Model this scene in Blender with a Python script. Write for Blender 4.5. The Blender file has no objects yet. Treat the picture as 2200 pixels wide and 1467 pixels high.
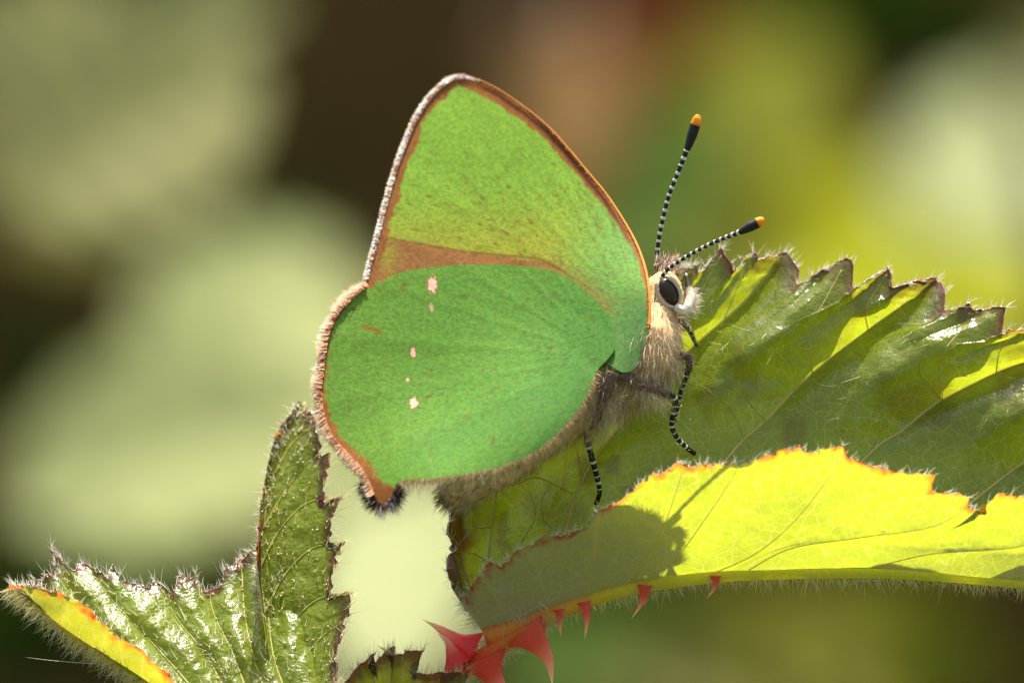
import bpy, math, random
import numpy as np
from mathutils import Vector, Matrix
from mathutils.bvhtree import BVHTree

# ------------------------------------------------------------------ scene, camera, sky, sun
# 1 Blender unit = 1 cm
SC = bpy.context.scene
SC.unit_settings.scale_length = 0.01
COL = SC.collection
rng = np.random.default_rng(7)
random.seed(7)

DIST = 60.0            # camera to the butterfly
PPC = 466.0            # traced units per cm at that distance
CX, CY = 1100.0, 733.5

cam_data = bpy.data.cameras.new('camera')
cam_data.sensor_width = 36.0
cam_data.lens = 36.0 * DIST / (2200.0 / PPC)
cam_data.clip_start = 1.0
cam_data.clip_end = 20000.0
cam_data.dof.use_dof = True
cam_data.dof.focus_distance = DIST + 0.22
APERTURE = 1.1        # diameter of the lens opening, cm
cam_data.dof.aperture_fstop = cam_data.lens * 1e-3 / APERTURE
cam = bpy.data.objects.new('camera', cam_data)
cam.location = (0, -DIST, 0)
cam.rotation_euler = (math.radians(90), 0, 0)
COL.objects.link(cam)
SC.camera = cam

SUN = Vector((0.05, 0.29, 0.95)).normalized()
world = bpy.data.worlds.new('World')
SC.world = world
world.use_nodes = True
wn = world.node_tree.nodes
wl = world.node_tree.links
sky = wn.new('ShaderNodeTexSky')
sky.sky_type = 'NISHITA'
sky.sun_disc = False
sky.sun_elevation = math.asin(SUN.z)
sky.sun_rotation = math.atan2(SUN.x, SUN.y)
wl.new(sky.outputs[0], wn['Background'].inputs[0])
wn['Background'].inputs[1].default_value = 0.10
sky.dust_density = 5.0
sky.ozone_density = 0.3

sun_data = bpy.data.lights.new('sun', 'SUN')
sun_data.energy = 5.0
sun_data.angle = math.radians(0.53)
sun_data.color = (1.0, 0.90, 0.72)
sun = bpy.data.objects.new('sun', sun_data)
sun.rotation_euler = SUN.to_track_quat('Z', 'Y').to_euler()
sun.location = SUN * 100
COL.objects.link(sun)

SC.view_settings.view_transform = 'Standard'
SC.view_settings.look = 'None'
SC.view_settings.exposure = 1.36
SC.view_settings.gamma = 1.0
SC.view_settings.use_curve_mapping = False
SC.cycles.use_denoising = True
SC.cycles.max_bounces = 8
SC.cycles.transparent_max_bounces = 8
SC.cycles.sample_clamp_indirect = 4.0
SC.cycles.filter_width = 1.3


# ------------------------------------------------------------------ helpers: space
def P(px, py, y=0.0):
    """traced point -> cm, at depth y behind the butterfly"""
    k = (DIST + y) / DIST / PPC
    return np.stack(np.broadcast_arrays((np.asarray(px, float) - CX) * k, np.asarray(y, float), (CY - np.asarray(py, float)) * k), -1)


def srgb(r, g, b):
    c = np.array([r, g, b], float) / 255.0
    return np.where(c <= 0.04045, c / 12.92, ((c + 0.055) / 1.055) ** 2.4)


def sstep(a, b, x):
    t = np.clip((x - a) / (b - a), 0, 1)
    return t * t * (3 - 2 * t)


def _hash(ix, iy, seed):
    h = (ix.astype(np.int64) * 374761393 + iy.astype(np.int64) * 668265263 + seed * 1274126177) & 0x7fffffff
    h = ((h ^ (h >> 13)) * 1274126177) & 0x7fffffff
    return ((h ^ (h >> 16)) & 0xffff) / 65535.0


def vnoise(x, y, seed=0):
    x = np.asarray(x, float); y = np.asarray(y, float)
    ix = np.floor(x); iy = np.floor(y)
    fx = x - ix; fy = y - iy
    fx = fx * fx * (3 - 2 * fx); fy = fy * fy * (3 - 2 * fy)
    a = _hash(ix, iy, seed); b = _hash(ix + 1, iy, seed)
    c = _hash(ix, iy + 1, seed); d = _hash(ix + 1, iy + 1, seed)
    return (a * (1 - fx) + b * fx) * (1 - fy) + (c * (1 - fx) + d * fx) * fy


def fbm(x, y, seed=0, n=3):
    s = 0; w = 0.5; t = 0
    for k in range(n):
        s = s + w * vnoise(x * 2 ** k, y * 2 ** k, seed + 17 * k); t += w; w *= 0.5
    return s / t


def catmull(pts, n, closed=False):
    """smooth resampling, even in arc length"""
    p = np.asarray(pts, float)
    m = len(p)
    if closed:
        q = np.vstack([p[-1], p, p[0], p[1]])
        segs = m
    else:
        q = np.vstack([2 * p[0] - p[1], p, 2 * p[-1] - p[-2]])
        segs = m - 1
    t = np.linspace(0, 1, 24, endpoint=False)[:, None]
    out = []
    for i in range(segs):
        a, b, c, d = q[i], q[i + 1], q[i + 2], q[i + 3]
        out.append(0.5 * ((2 * b) + (-a + c) * t + (2 * a - 5 * b + 4 * c - d) * t ** 2 + (-a + 3 * b - 3 * c + d) * t ** 3))
    out = np.vstack(out + [q[1 if closed else -2][None]])
    s = np.concatenate([[0], np.cumsum(np.linalg.norm(np.diff(out, axis=0), axis=1))])
    si = np.linspace(0, s[-1], n + 1)[:-1] if closed else np.linspace(0, s[-1], n)
    return np.stack([np.interp(si, s, out[:, k]) for k in range(out.shape[1])], 1)


# ------------------------------------------------------------------ helpers: meshes
def link(name, me, parent=None, mats=()):
    o = bpy.data.objects.new(name, me)
    COL.objects.link(o)
    if parent is not None:
        o.parent = parent
        if parent.type == 'EMPTY':
            o.matrix_parent_inverse = Matrix.Translation(-parent.location)
    if me is not None:
        for m in mats:
            if m.name not in me.materials:
                me.materials.append(m)
    return o


def mesh(name, verts, faces, colors=None, smooth=True, mat_index=None, cname='col'):
    """faces: array (n,3) or (n,4), or a list of such arrays"""
    me = bpy.data.meshes.new(name)
    verts = np.asarray(verts, np.float32)
    if not isinstance(faces, (list, tuple)):
        faces = [faces]
    faces = [np.asarray(f, np.int32) for f in faces if len(f)]
    loops = np.concatenate([f.ravel() for f in faces])
    sizes = np.concatenate([np.full(len(f), f.shape[1], np.int32) for f in faces])
    starts = np.concatenate([[0], np.cumsum(sizes)[:-1]]).astype(np.int32)
    me.vertices.add(len(verts)); me.vertices.foreach_set('co', verts.ravel())
    me.loops.add(len(loops)); me.loops.foreach_set('vertex_index', loops)
    me.polygons.add(len(sizes)); me.polygons.foreach_set('loop_start', starts)
    me.polygons.foreach_set('use_smooth', np.full(len(sizes), smooth, bool))
    if mat_index is not None:
        me.polygons.foreach_set('material_index', np.asarray(mat_index, np.int32))
    me.update(calc_edges=True)
    if colors is not None:
        c = np.ones((len(verts), 4), np.float32)
        c[:, :colors.shape[1]] = colors
        at = me.color_attributes.new(cname, 'FLOAT_COLOR', 'POINT')
        at.data.foreach_set('color', c.ravel())
    me.validate()
    return me


def grid_faces(nu, nv, off=0):
    i = np.arange(nu - 1)[:, None] * nv + np.arange(nv - 1)[None, :] + off
    i = i.ravel()
    return np.stack([i, i + nv, i + nv + 1, i + 1], 1)


def tube(path, radii, n=8, cap=True):
    """verts, quads, tris, ring number for each vertex"""
    p = np.asarray(path, float); m = len(p)
    r = np.broadcast_to(np.asarray(radii, float), (m,))
    t = np.gradient(p, axis=0); t /= np.linalg.norm(t, axis=1)[:, None] + 1e-12
    ref = np.array([0.13, -1.0, 0.21]); ref /= np.linalg.norm(ref)
    if abs(t.mean(0) @ ref) > 0.85 * np.linalg.norm(t.mean(0)):
        ref = np.array([1.0, 0.1, 0.2])
    a = np.cross(t, ref); a /= np.linalg.norm(a, axis=1)[:, None] + 1e-12
    b = np.cross(t, a)
    th = np.linspace(0, 2 * np.pi, n, endpoint=False)
    v = p[:, None] + r[:, None, None] * (np.cos(th)[None, :, None] * a[:, None] + np.sin(th)[None, :, None] * b[:, None])
    v = v.reshape(-1, 3)
    i = np.arange(m - 1)[:, None] * n; j = np.arange(n)[None]
    q = np.stack([i + j, i + (j + 1) % n, i + n + (j + 1) % n, i + n + j], -1).reshape(-1, 4)
    ring = np.repeat(np.arange(m), n)
    tr = np.zeros((0, 3), int)
    if cap:
        v = np.vstack([v, p[0], p[-1]]); ring = np.concatenate([ring, [0, m - 1]])
        k = len(v)
        jj = np.arange(n)
        tr = np.vstack([np.stack([(jj + 1) % n, jj, np.full(n, k - 2)], 1),
                        np.stack([(m - 1) * n + jj, (m - 1) * n + (jj + 1) % n, np.full(n, k - 1)], 1)])
    return v, q, tr, ring


def tube_obj(name, path, radii, mat, parent, n=8, colors=None):
    v, q, t, ring = tube(path, radii, n)
    c = None if colors is None else np.asarray(colors)[ring]
    return link(name, mesh(name, v, [q, t], c), parent, [mat])


def strands(roots, dirs, lens, bend, rad, c0, c1, segs=3):
    """tapering flat hairs and scales; bend: sideways sag vectors. Returns verts, [quads, tris], colours"""
    roots = np.asarray(roots, float); n = len(roots)
    d = np.asarray(dirs, float); d = d / (np.linalg.norm(d, axis=1)[:, None] + 1e-12)
    L = np.broadcast_to(np.asarray(lens, float), (n,))[:, None]
    R = np.broadcast_to(np.asarray(rad, float), (n,))[:, None]
    bend = np.broadcast_to(np.asarray(bend, float), (n, 3))
    c0 = np.broadcast_to(np.asarray(c0, float), (n, 3)); c1 = np.broadcast_to(np.asarray(c1, float), (n, 3))
    ref = rng.normal(0, 1, (n, 3)) + np.array([0, -1.2, 0])
    a = np.cross(d, ref); a /= np.linalg.norm(a, axis=1)[:, None] + 1e-12
    m = segs * 2 + 1
    V = np.zeros((n, m, 3)); C = np.zeros((n, m, 3))
    for s in range(segs):
        t = s / segs
        c = roots + d * L * t + bend * L * t * t
        rr = R * (1 - 0.7 * t)
        V[:, s * 2] = c - rr * a
        V[:, s * 2 + 1] = c + rr * a
        C[:, s * 2:s * 2 + 2] = (c0 * (1 - t) + c1 * t)[:, None]
    V[:, -1] = roots + d * L + bend * L
    C[:, -1] = c1
    q = np.array([[s * 2, s * 2 + 1, s * 2 + 3, s * 2 + 2] for s in range(segs - 1)])
    tr = np.array([[(segs - 1) * 2, (segs - 1) * 2 + 1, m - 1]])
    o = (np.arange(n) * m)[:, None, None]
    return V.reshape(-1, 3), (q[None] + o).reshape(-1, 4), (tr[None] + o).reshape(-1, 3), C.reshape(-1, 3)


def strand_obj(name, parts, mat, parent):
    """parts: list of strands(...) results, joined"""
    V, Q, T, C = [], [], [], []
    k = 0
    for v, q, t, c in parts:
        V.append(v); Q.append(q + k); T.append(t + k); C.append(c); k += len(v)
    o = link(name, mesh(name, np.vstack(V), [np.vstack(Q), np.vstack(T)], np.vstack(C)), parent, [mat])
    o['kind'] = 'stuff'
    return o


def ell(center, axes, nu=20, nv=12):
    """ellipsoid from three axis vectors"""
    c = np.asarray(center, float); A = np.asarray(axes, float)
    u = np.linspace(0, 2 * np.pi, nu, endpoint=False); w = np.linspace(0, np.pi, nv)
    U, W = np.meshgrid(u, w, indexing='ij')
    s = np.stack([np.cos(U) * np.sin(W), np.sin(U) * np.sin(W), np.cos(W)], -1)
    v = (c + s @ A).reshape(-1, 3)
    i = np.arange(nu)[:, None]; j = np.arange(nv - 1)[None]
    f = np.stack([i * nv + j, i * nv + j + 1, ((i + 1) % nu) * nv + j + 1, ((i + 1) % nu) * nv + j], -1).reshape(-1, 4)
    return v, f


def thing(name, label, cat, group=None, loc=(0, 0, 0)):
    o = bpy.data.objects.new(name, None)
    o.empty_display_size = 0.2
    o.location = loc
    COL.objects.link(o)
    o['label'] = label; o['category'] = cat
    if group:
        o['group'] = group
    return o


# ------------------------------------------------------------------ helpers: materials
class NT:
    def __init__(s, name):
        s.m = bpy.data.materials.new(name); s.m.use_nodes = True
        s.t = s.m.node_tree; s.t.nodes.clear()
        s.out = s.t.nodes.new('ShaderNodeOutputMaterial')

    def n(s, kind, **kw):
        nd = s.t.nodes.new(kind)
        for k, v in kw.items():
            if k.startswith('i_'):
                key = k[2:]
                key = int(key) if key.isdigit() else key.replace('_', ' ')
                nd.inputs[key].default_value = v
            else:
                setattr(nd, k, v)
        return nd

    def l(s, a, b):
        s.t.links.new(a, b)

    def mix(s, fac, a, b, mode='MIX'):
        nd = s.t.nodes.new('ShaderNodeMix'); nd.data_type = 'RGBA'; nd.blend_type = mode
        for sock, val in ((nd.inputs[0], fac), (nd.inputs[6], a), (nd.inputs[7], b)):
            if hasattr(val, 'links') or isinstance(val, bpy.types.NodeSocket):
                s.l(val, sock)
            elif isinstance(val, (int, float)):
                sock.default_value = val
            else:
                sock.default_value = (*[float(q) for q in val], 1)
        return nd.outputs[2]

    def math(s, op, a, b=0.0, c=None, clamp=False):
        nd = s.t.nodes.new('ShaderNodeMath'); nd.operation = op; nd.use_clamp = clamp
        for sock, val in zip(nd.inputs, (a, b, c)):
            if val is None:
                continue
            if isinstance(val, bpy.types.NodeSocket):
                s.l(val, sock)
            else:
                sock.default_value = val
        return nd.outputs[0]

    def ramp(s, fac, stops):
        nd = s.t.nodes.new('ShaderNodeValToRGB')
        e = nd.color_ramp.elements
        while len(e) < len(stops):
            e.new(0.5)
        for k, (p, c) in enumerate(stops):
            e[k].position = p; e[k].color = (*[float(q) for q in c], 1)
        s.l(fac, nd.inputs[0])
        return nd.outputs[0]

    def two_sided(s, diff, trans, fac, rough, normal=None, spec=0.5, coat=0.0):
        """Principled reflection mixed with light passing through"""
        p = s.n('ShaderNodeBsdfPrincipled')
        tr = s.n('ShaderNodeBsdfTranslucent')
        for sock, val in ((p.inputs['Base Color'], diff), (tr.inputs['Color'], trans), (p.inputs['Roughness'], rough), (p.inputs['Specular IOR Level'], spec)):
            if isinstance(val, bpy.types.NodeSocket):
                s.l(val, sock)
            elif isinstance(val, (int, float)):
                sock.default_value = val
            else:
                sock.default_value = (*[float(q) for q in val], 1)
        if normal is not None:
            s.l(normal, p.inputs['Normal'])
        mx = s.n('ShaderNodeMixShader')
        if isinstance(fac, bpy.types.NodeSocket):
            s.l(fac, mx.inputs[0])
        else:
            mx.inputs[0].default_value = fac
        s.l(p.outputs[0], mx.inputs[1]); s.l(tr.outputs[0], mx.inputs[2])
        s.l(mx.outputs[0], s.out.inputs[0])
        return p


def m_vcol(name, fac=0.35, rough=0.5, spec=0.3, gain=1.0, noise=0.0, nscale=40.0):
    t = NT(name)
    a = t.n('ShaderNodeVertexColor', layer_name='col').outputs[0]
    if noise:
        tc = t.n('ShaderNodeTexCoord').outputs['Object']
        nz = t.n('ShaderNodeTexNoise', i_Scale=nscale, i_Detail=3.0); t.l(tc, nz.inputs['Vector'])
        f = t.math('MULTIPLY_ADD', nz.outputs[0], 2 * noise, 1 - noise)
        cb = t.n('ShaderNodeCombineColor')
        for k in range(3):
            t.l(f, cb.inputs[k])
        a = t.mix(1.0, a, cb.outputs[0], 'MULTIPLY')
    t.two_sided(a, a, fac, rough, spec=spec)
    return t.m


def m_wing():
    t = NT('wing_scales')
    a = t.n('ShaderNodeVertexColor', layer_name='col').outputs[0]
    tc = t.n('ShaderNodeTexCoord').outputs['Object']
    vo = t.n('ShaderNodeTexVoronoi', i_Scale=85.0); t.l(tc, vo.inputs['Vector'])
    nz = t.n('ShaderNodeTexNoise', i_Scale=60.0, i_Detail=4.0, i_Roughness=0.7); t.l(tc, nz.inputs['Vector'])
    f = t.math('MULTIPLY_ADD', nz.outputs[0], 0.5, 0.75)
    f2 = t.math('MULTIPLY_ADD', t.n('ShaderNodeSeparateColor').outputs[0], 0.0, 0.0)
    sp = t.n('ShaderNodeSeparateColor'); t.l(vo.outputs['Color'], sp.inputs[0])
    f2 = t.math('MULTIPLY_ADD', sp.outputs[0], 0.34, 0.83)
    f = t.math('MULTIPLY', f, f2)
    cb = t.n('ShaderNodeCombineColor')
    for k in range(3):
        t.l(f, cb.inputs[k])
    c = t.mix(1.0, a, cb.outputs[0], 'MULTIPLY')
    bp = t.n('ShaderNodeBump', i_Strength=0.35, i_Distance=0.004); t.l(f2, bp.inputs['Height'])
    t.two_sided(c, c, 0.30, 0.6, bp.outputs[0], spec=0.06)
    return t.m


def m_leaf(name, green, under, trans, red, redtrans, maroon, rough=0.18, fac=0.52, mtrans=(0.17, 0.065, 0.008), cell=16.0, spec=0.7, bump=0.14, net_t=0.30, vein=(0.45, 0.42, 0.12), veinamt=0.42):
    """bramble leaf: glossy green above, felted below, light passing through; mask R red margin, G dark blotch, B side vein"""
    t = NT(name)
    mk = t.n('ShaderNodeVertexColor', layer_name='mask').outputs[0]
    sp = t.n('ShaderNodeSeparateColor'); t.l(mk, sp.inputs[0])
    R, G, B = sp.outputs
    tc = t.n('ShaderNodeTexCoord').outputs['Object']
    nz = t.n('ShaderNodeTexNoise', i_Scale=6.0, i_Detail=3.0); t.l(tc, nz.inputs['Vector'])
    va = t.n('ShaderNodeVectorMath', operation='MULTIPLY_ADD')
    t.l(nz.outputs['Color'], va.inputs[0]); va.inputs[1].default_value = (0.07, 0.07, 0.07); t.l(tc, va.inputs[2])
    e1 = t.n('ShaderNodeTexVoronoi', feature='DISTANCE_TO_EDGE', i_Scale=cell); t.l(va.outputs[0], e1.inputs['Vector'])
    e2 = t.n('ShaderNodeTexVoronoi', feature='DISTANCE_TO_EDGE', i_Scale=cell * 2.6); t.l(va.outputs[0], e2.inputs['Vector'])
    n1 = t.math('SUBTRACT', 1.0, t.math('DIVIDE', e1.outputs[0], 0.040, clamp=True), clamp=True)
    n2 = t.math('SUBTRACT', 1.0, t.math('DIVIDE', e2.outputs[0], 0.07, clamp=True), clamp=True)
    net = t.math('MAXIMUM', t.math('MULTIPLY', n1, 1.0), t.math('MULTIPLY', n2, 0.45))
    net = t.math('MAXIMUM', net, B)
    big = t.n('ShaderNodeTexNoise', i_Scale=2.2, i_Detail=4.0, i_Roughness=0.6); t.l(tc, big.inputs['Vector'])
    var = t.math('MULTIPLY_ADD', big.outputs[0], 0.9, 0.55)
    cb = t.n('ShaderNodeCombineColor')
    for k in range(3):
        t.l(var, cb.inputs[k])
    up = t.mix(1.0, green, cb.outputs[0], 'MULTIPLY')
    up = t.mix(t.math('MULTIPLY', net, veinamt), up, vein)
    up = t.mix(G, up, maroon)
    up = t.mix(R, up, red)
    un = t.mix(t.math('MULTIPLY', net, 0.4), under, np.minimum(np.array(under) * 1.35, 0.8))
    un = t.mix(R, un, red)
    geo = t.n('ShaderNodeNewGeometry')
    dif = t.mix(geo.outputs['Backfacing'], up, un)
    tr = t.mix(1.0, trans, cb.outputs[0], 'MULTIPLY')
    tr = t.mix(t.math('MULTIPLY', net, net_t), tr, np.array([0.85, 0.82, 0.26]))
    tr = t.mix(t.math('MULTIPLY', G, 0.93), tr, mtrans)
    tr = t.mix(R, tr, redtrans)
    rg = t.math('MULTIPLY_ADD', geo.outputs['Backfacing'], 0.4, rough)
    h = t.math('ADD', t.math('MULTIPLY', e1.outputs[0], 2.0, clamp=True), t.math('MULTIPLY', e2.outputs[0], 1.2, clamp=True))
    fine = t.n('ShaderNodeTexNoise', i_Scale=55.0, i_Detail=2.0); t.l(tc, fine.inputs['Vector'])
    h = t.math('ADD', h, t.math('MULTIPLY', fine.outputs[0], 0.35))
    bp = t.n('ShaderNodeBump', i_Strength=bump, i_Distance=0.02); t.l(h, bp.inputs['Height'])
    t.two_sided(dif, tr, fac, rg, bp.outputs[0], spec=spec)
    return t.m


def m_plain(name, col, rough=0.5, spec=0.4, fac=0.0, noise=0.25, nscale=30.0, trans=None, bump=0.0):
    t = NT(name)
    tc = t.n('ShaderNodeTexCoord').outputs['Object']
    nz = t.n('ShaderNodeTexNoise', i_Scale=nscale, i_Detail=4.0); t.l(tc, nz.inputs['Vector'])
    f = t.math('MULTIPLY_ADD', nz.outputs[0], 2 * noise, 1 - noise)
    cb = t.n('ShaderNodeCombineColor')
    for k in range(3):
        t.l(f, cb.inputs[k])
    c = t.mix(1.0, col, cb.outputs[0], 'MULTIPLY')
    nrm = None
    if bump:
        bp = t.n('ShaderNodeBump', i_Strength=bump, i_Distance=1.0 / nscale); t.l(nz.outputs[0], bp.inputs['Height']); nrm = bp.outputs[0]
    t.two_sided(c, c if trans is None else trans, fac, rough, nrm, spec=spec)
    return t.m


M_WING = m_wing()
M_HAIR = m_vcol('hair', 0.4, 0.4, 0.4)
M_FUR = m_vcol('fur', 0.5, 0.6, 0.2)
M_FRINGE = m_vcol('fringe_scales', 0.65, 0.5, 0.3)
M_BODY = m_vcol('body_skin', 0.0, 0.7, 0.2, noise=0.3)
M_THORN = m_vcol('prickle_skin', 0.55, 0.35, 0.5, noise=0.12)
M_STALK = m_vcol('stalk_skin', 0.55, 0.5, 0.4, noise=0.15)
M_VEIN = m_plain('leaf_vein', (0.86, 0.74, 0.26), 0.45, 0.4, 0.55, 0.15, 12)
M_VEIN_FINE = m_plain('fine_leaf_vein', (0.52, 0.52, 0.11), 0.5, 0.3, 0.5, 0.2, 12)
M_EYE = m_plain('compound_eye', (0.045, 0.028, 0.018), 0.4, 0.35, 0, 0.4, 220, bump=0.3)
M_CREAM = m_plain('cream_scales', (0.72, 0.60, 0.42), 0.7, 0.2, 0, 0.2, 150, bump=0.5)
M_BLACK = m_plain('black_scales', (0.012, 0.010, 0.008), 0.45, 0.4, 0, 0.3, 90)
M_WHITE = m_plain('white_scales', (0.75, 0.74, 0.70), 0.6, 0.3, 0.1, 0.15, 120)
M_ORANGE = m_plain('orange_tip', (0.95, 0.40, 0.02), 0.5, 0.3, 0.35, 0.15, 60)

M_LEAF = m_leaf('bramble_leaf', (0.120, 0.170, 0.013), (0.54, 0.46, 0.28), (0.38, 0.47, 0.008), (0.22, 0.035, 0.025), (0.85, 0.16, 0.02), (0.065, 0.022, 0.018))
M_YOUNG = m_leaf('young_bramble_leaf', (0.17, 0.25, 0.020), (0.24, 0.25, 0.08), (0.50, 0.50, 0.02), (0.15, 0.022, 0.022), (0.80, 0.16, 0.02), (0.05, 0.018, 0.018), rough=0.32, spec=0.4, cell=12.0, bump=0.22, vein=(0.30, 0.32, 0.06), veinamt=0.4)

# ------------------------------------------------------------------ setting: ground and the shaded earth bank behind
def sheet(name, x0, x1, y0, y1, nx, ny, zf, mat):
    X, Y = np.meshgrid(np.linspace(x0, x1, nx), np.linspace(y0, y1, ny), indexing='ij')
    v = np.stack([X, Y, zf(X, Y)], -1).reshape(-1, 3)
    o = link(name, mesh(name, v, grid_faces(nx, ny)), None, [mat])
    o['kind'] = 'structure'
    return o


M_SOIL = m_plain('dark_soil', (0.085, 0.050, 0.012), 0.95, 0.1, 0, 0.5, 0.6, bump=0.5)
M_TURF = m_plain('rough_turf', (0.045, 0.055, 0.018), 0.95, 0.1, 0, 0.5, 0.2, bump=0.4)
GZ = -42.0
sheet('ground', -9000, 9000, -9000, 9000, 40, 40, lambda x, y: GZ + 0 * x, M_TURF)


def build_bank():
    s = np.linspace(0, 1, 60)
    prof_y = np.interp(s, [0, .1, .55, .75, 1], [120, 128, 146, 190, 420])
    prof_z = np.interp(s, [0, .1, .55, .75, 1], [GZ - 1, GZ + 4, 48, 66, 74])
    xs = np.linspace(-260, 260, 130)
    X = np.repeat(xs[:, None], 60, 1)
    nz = fbm(X / 14, np.repeat(prof_z[None], 130, 0) / 11, 3, 4) - 0.5
    Y = prof_y[None] + nz * 12
    Z = prof_z[None] + 3 * (fbm(X / 9, Y / 9, 8) - 0.5)
    v = np.stack([X, Y, Z], -1).reshape(-1, 3)
    o = link('earth_bank', mesh('earth_bank', v, grid_faces(130, 60)[:, ::-1]), None, [M_SOIL])
    o['kind'] = 'structure'


build_bank()

# ------------------------------------------------------------------ leaves
def interp_lines(L, u):
    """Catmull-Rom across the stack of lines L (K,nv,3) at fractional u"""
    K = len(L)
    E = np.concatenate([(2 * L[0] - L[1])[None], L, (2 * L[-1] - L[-2])[None]])
    i = np.clip(np.floor(u).astype(int), 0, K - 2)
    f = (u - i)[:, None, None]
    a, b, c, d = E[i], E[i + 1], E[i + 2], E[i + 3]
    return 0.5 * (2 * b + (c - a) * f + (2 * a - 5 * b + 4 * c - d) * f ** 2 + (3 * b - a - 3 * c + d) * f ** 3)


def leaf_half(lines, phases, teeth, depth, sign, amp, nu=260, nv=70, seed=1, fine=0.012, maroon=None, redw=16, redamt=1.0, third=0.30, nsc=34, skew=1.0, flat=0.0, bumps=()):
    """lines: traced side veins from midrib to margin (px,py); depth(px,py,px0,py0)->y; sign +1: upper side turned away.
    Returns verts, quads, mask, and the surface points of the lines"""
    L = np.stack([catmull(l, nv) for l in lines])
    K = len(L)
    marg = interp_lines(L, np.linspace(0, K - 1, 800))[:, -1, :2]
    us = np.linspace(0, K - 1, 800)
    tu = []; tp = []
    lo = 0
    for t in teeth:
        d = np.hypot(marg[lo:, 0] - t[0], marg[lo:, 1] - t[1])
        k = lo + int(np.argmin(d[:120]))
        k = min(k, 799)
        tu.append(us[k]); tp.append(t[:2])
        lo = min(k + 2, 798)
    tu = np.array(tu); tp = np.array(tp, float)
    u = np.unique(np.concatenate([np.linspace(0, K - 1, nu), tu]))
    G = interp_lines(L, u)                       # (nu,nv,2)
    v = np.linspace(0, 1, nv)[None]
    if len(tu):
        m = G[:, -1, :2]
        tgt = np.stack([np.interp(u, tu, tp[:, k]) for k in range(2)], 1)
        ins = (u >= tu[0]) & (u <= tu[-1])
        dlt = np.where(ins[:, None], tgt - m, 0)
        G[..., :2] += dlt[:, None] * (sstep(0.72, 1.0, v) ** 1.5)[..., None]
        jt = np.stack([vnoise(G[..., 0] / 9, G[..., 1] / 9, seed + 50), vnoise(G[..., 0] / 9, G[..., 1] / 9, seed + 51)], -1) - 0.5
        G[..., :2] += jt * 11 * (sstep(0.86, 1.0, v) * np.ones_like(G[..., 0]))[..., None]
    px, py = G[..., 0], G[..., 1]
    Y = depth(px, py, px[:, :1], py[:, :1])
    ph = np.interp(u, np.arange(K), phases)[:, None]
    f = ph - np.floor(ph)
    prof = sstep(flat, 0.5 + flat, v) * (1 - 0.25 * v)
    bul = (1 - np.abs(2 * f ** skew - 1) ** 1.7) * prof
    f3 = (ph * 3) % 1.0
    bul = bul + third * (1 - np.abs(2 * f3 - 1) ** 1.5) * v ** 4
    nz = fbm(px / nsc, py / nsc, seed, 3) - 0.5
    Y = Y + sign * (amp * bul + fine * 2 * nz * prof)
    for bx, by, ba in bumps:
        Y = Y + sign * ba * np.exp(-((px - bx) / 62) ** 2 - ((py - by) / 44) ** 2)
    v3 = P(px, py, Y)
    wid = np.linalg.norm(G[:, -1, :2] - G[:, 0, :2], axis=1)[:, None]
    de = (1 - v) * wid
    R = (1 - sstep(0, redw, de + 22 * (fbm(px / 16, py / 16, seed + 5) - 0.5))) ** 1.3 * redamt * sstep(0.25, 0.62, fbm(px / 30, py / 30, seed + 6)) * 1.15
    R = np.clip(R, 0, 1)
    Gm = np.zeros_like(R) if maroon is None else np.clip(maroon(px, py, de), 0, 1)
    seg = np.linalg.norm(np.gradient(G[..., :2], axis=0), axis=2) / (np.gradient(ph, axis=0) + 1e-9)
    dv = np.minimum(f, 1 - f) * np.abs(seg)
    B = np.exp(-(dv / 3.2) ** 2) * 0.6
    mask = np.stack([R, Gm, B], -1).reshape(-1, 3)
    q = grid_faces(*px.shape)
    vv = v3.reshape(-1, 3)
    # upper side = front of the faces
    a = q[len(q) // 2]
    nrm = np.cross(vv[a[1]] - vv[a[0]], vv[a[3]] - vv[a[0]])
    if (nrm[1] > 0) != (sign > 0):
        q = q[:, ::-1]
    spines = [v3[np.argmin(np.abs(u - k))] for k in range(K) if phases[k] == int(phases[k])]
    return vv, q, mask, spines, v3


def join(parts):
    V, Q, C = [], [], []
    k = 0
    for p in parts:
        V.append(p[0]); Q.append(p[1] + k); C.append(p[2]); k += len(p[0])
    return np.vstack(V), np.vstack(Q), np.vstack(C)


def bvh_of(v, q):
    return BVHTree.FromPolygons([tuple(x) for x in v], [tuple(int(i) for i in f) for f in q])


CAM = Vector((0, -DIST, 0))


def drop(bvh, px, py, fallback=0.0):
    """point of the surface seen at a traced position"""
    d = (Vector(P(px, py, 0.0)) - CAM).normalized()
    h = bvh.ray_cast(CAM, d)
    return np.array(h[0]) if h[0] is not None else P(px, py, fallback)


def drop_line(bvh, pts, n=24, lift=0.002):
    c = catmull(pts, n)
    out = []
    for a, b in c[:, :2]:
        d = (Vector(P(a, b, 0.0)) - CAM).normalized()
        h = bvh.ray_cast(CAM, d)
        if h[0] is not None:
            out.append(np.array(h[0]))
    return np.array(out)


shoot = thing('bramble_shoot', 'fresh green bramble shoot with red-edged folded leaves and red prickles, carrying the butterfly', 'bramble', loc=(-4.0, 22.0, GZ))

MID = np.array([(985, 1400), (1042, 1364), (1110, 1342), (1180, 1312), (1260, 1285), (1340, 1262), (1450, 1243), (1600, 1229), (1850, 1225), (2000, 1232), (2150, 1245), (2600, 1290), (2800, 1315)], float)


def on_mid(lines, mid=MID):
    return [[(l[0][0], np.interp(l[0][0], mid[:, 0], mid[:, 1]))] + list(l[1:]) for l in lines]


def mesh_leaf(name, v, q, mask, mat, parent):
    me = mesh(name, v, q, mask, cname='mask')
    return link(name, me, parent, [mat])


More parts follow.
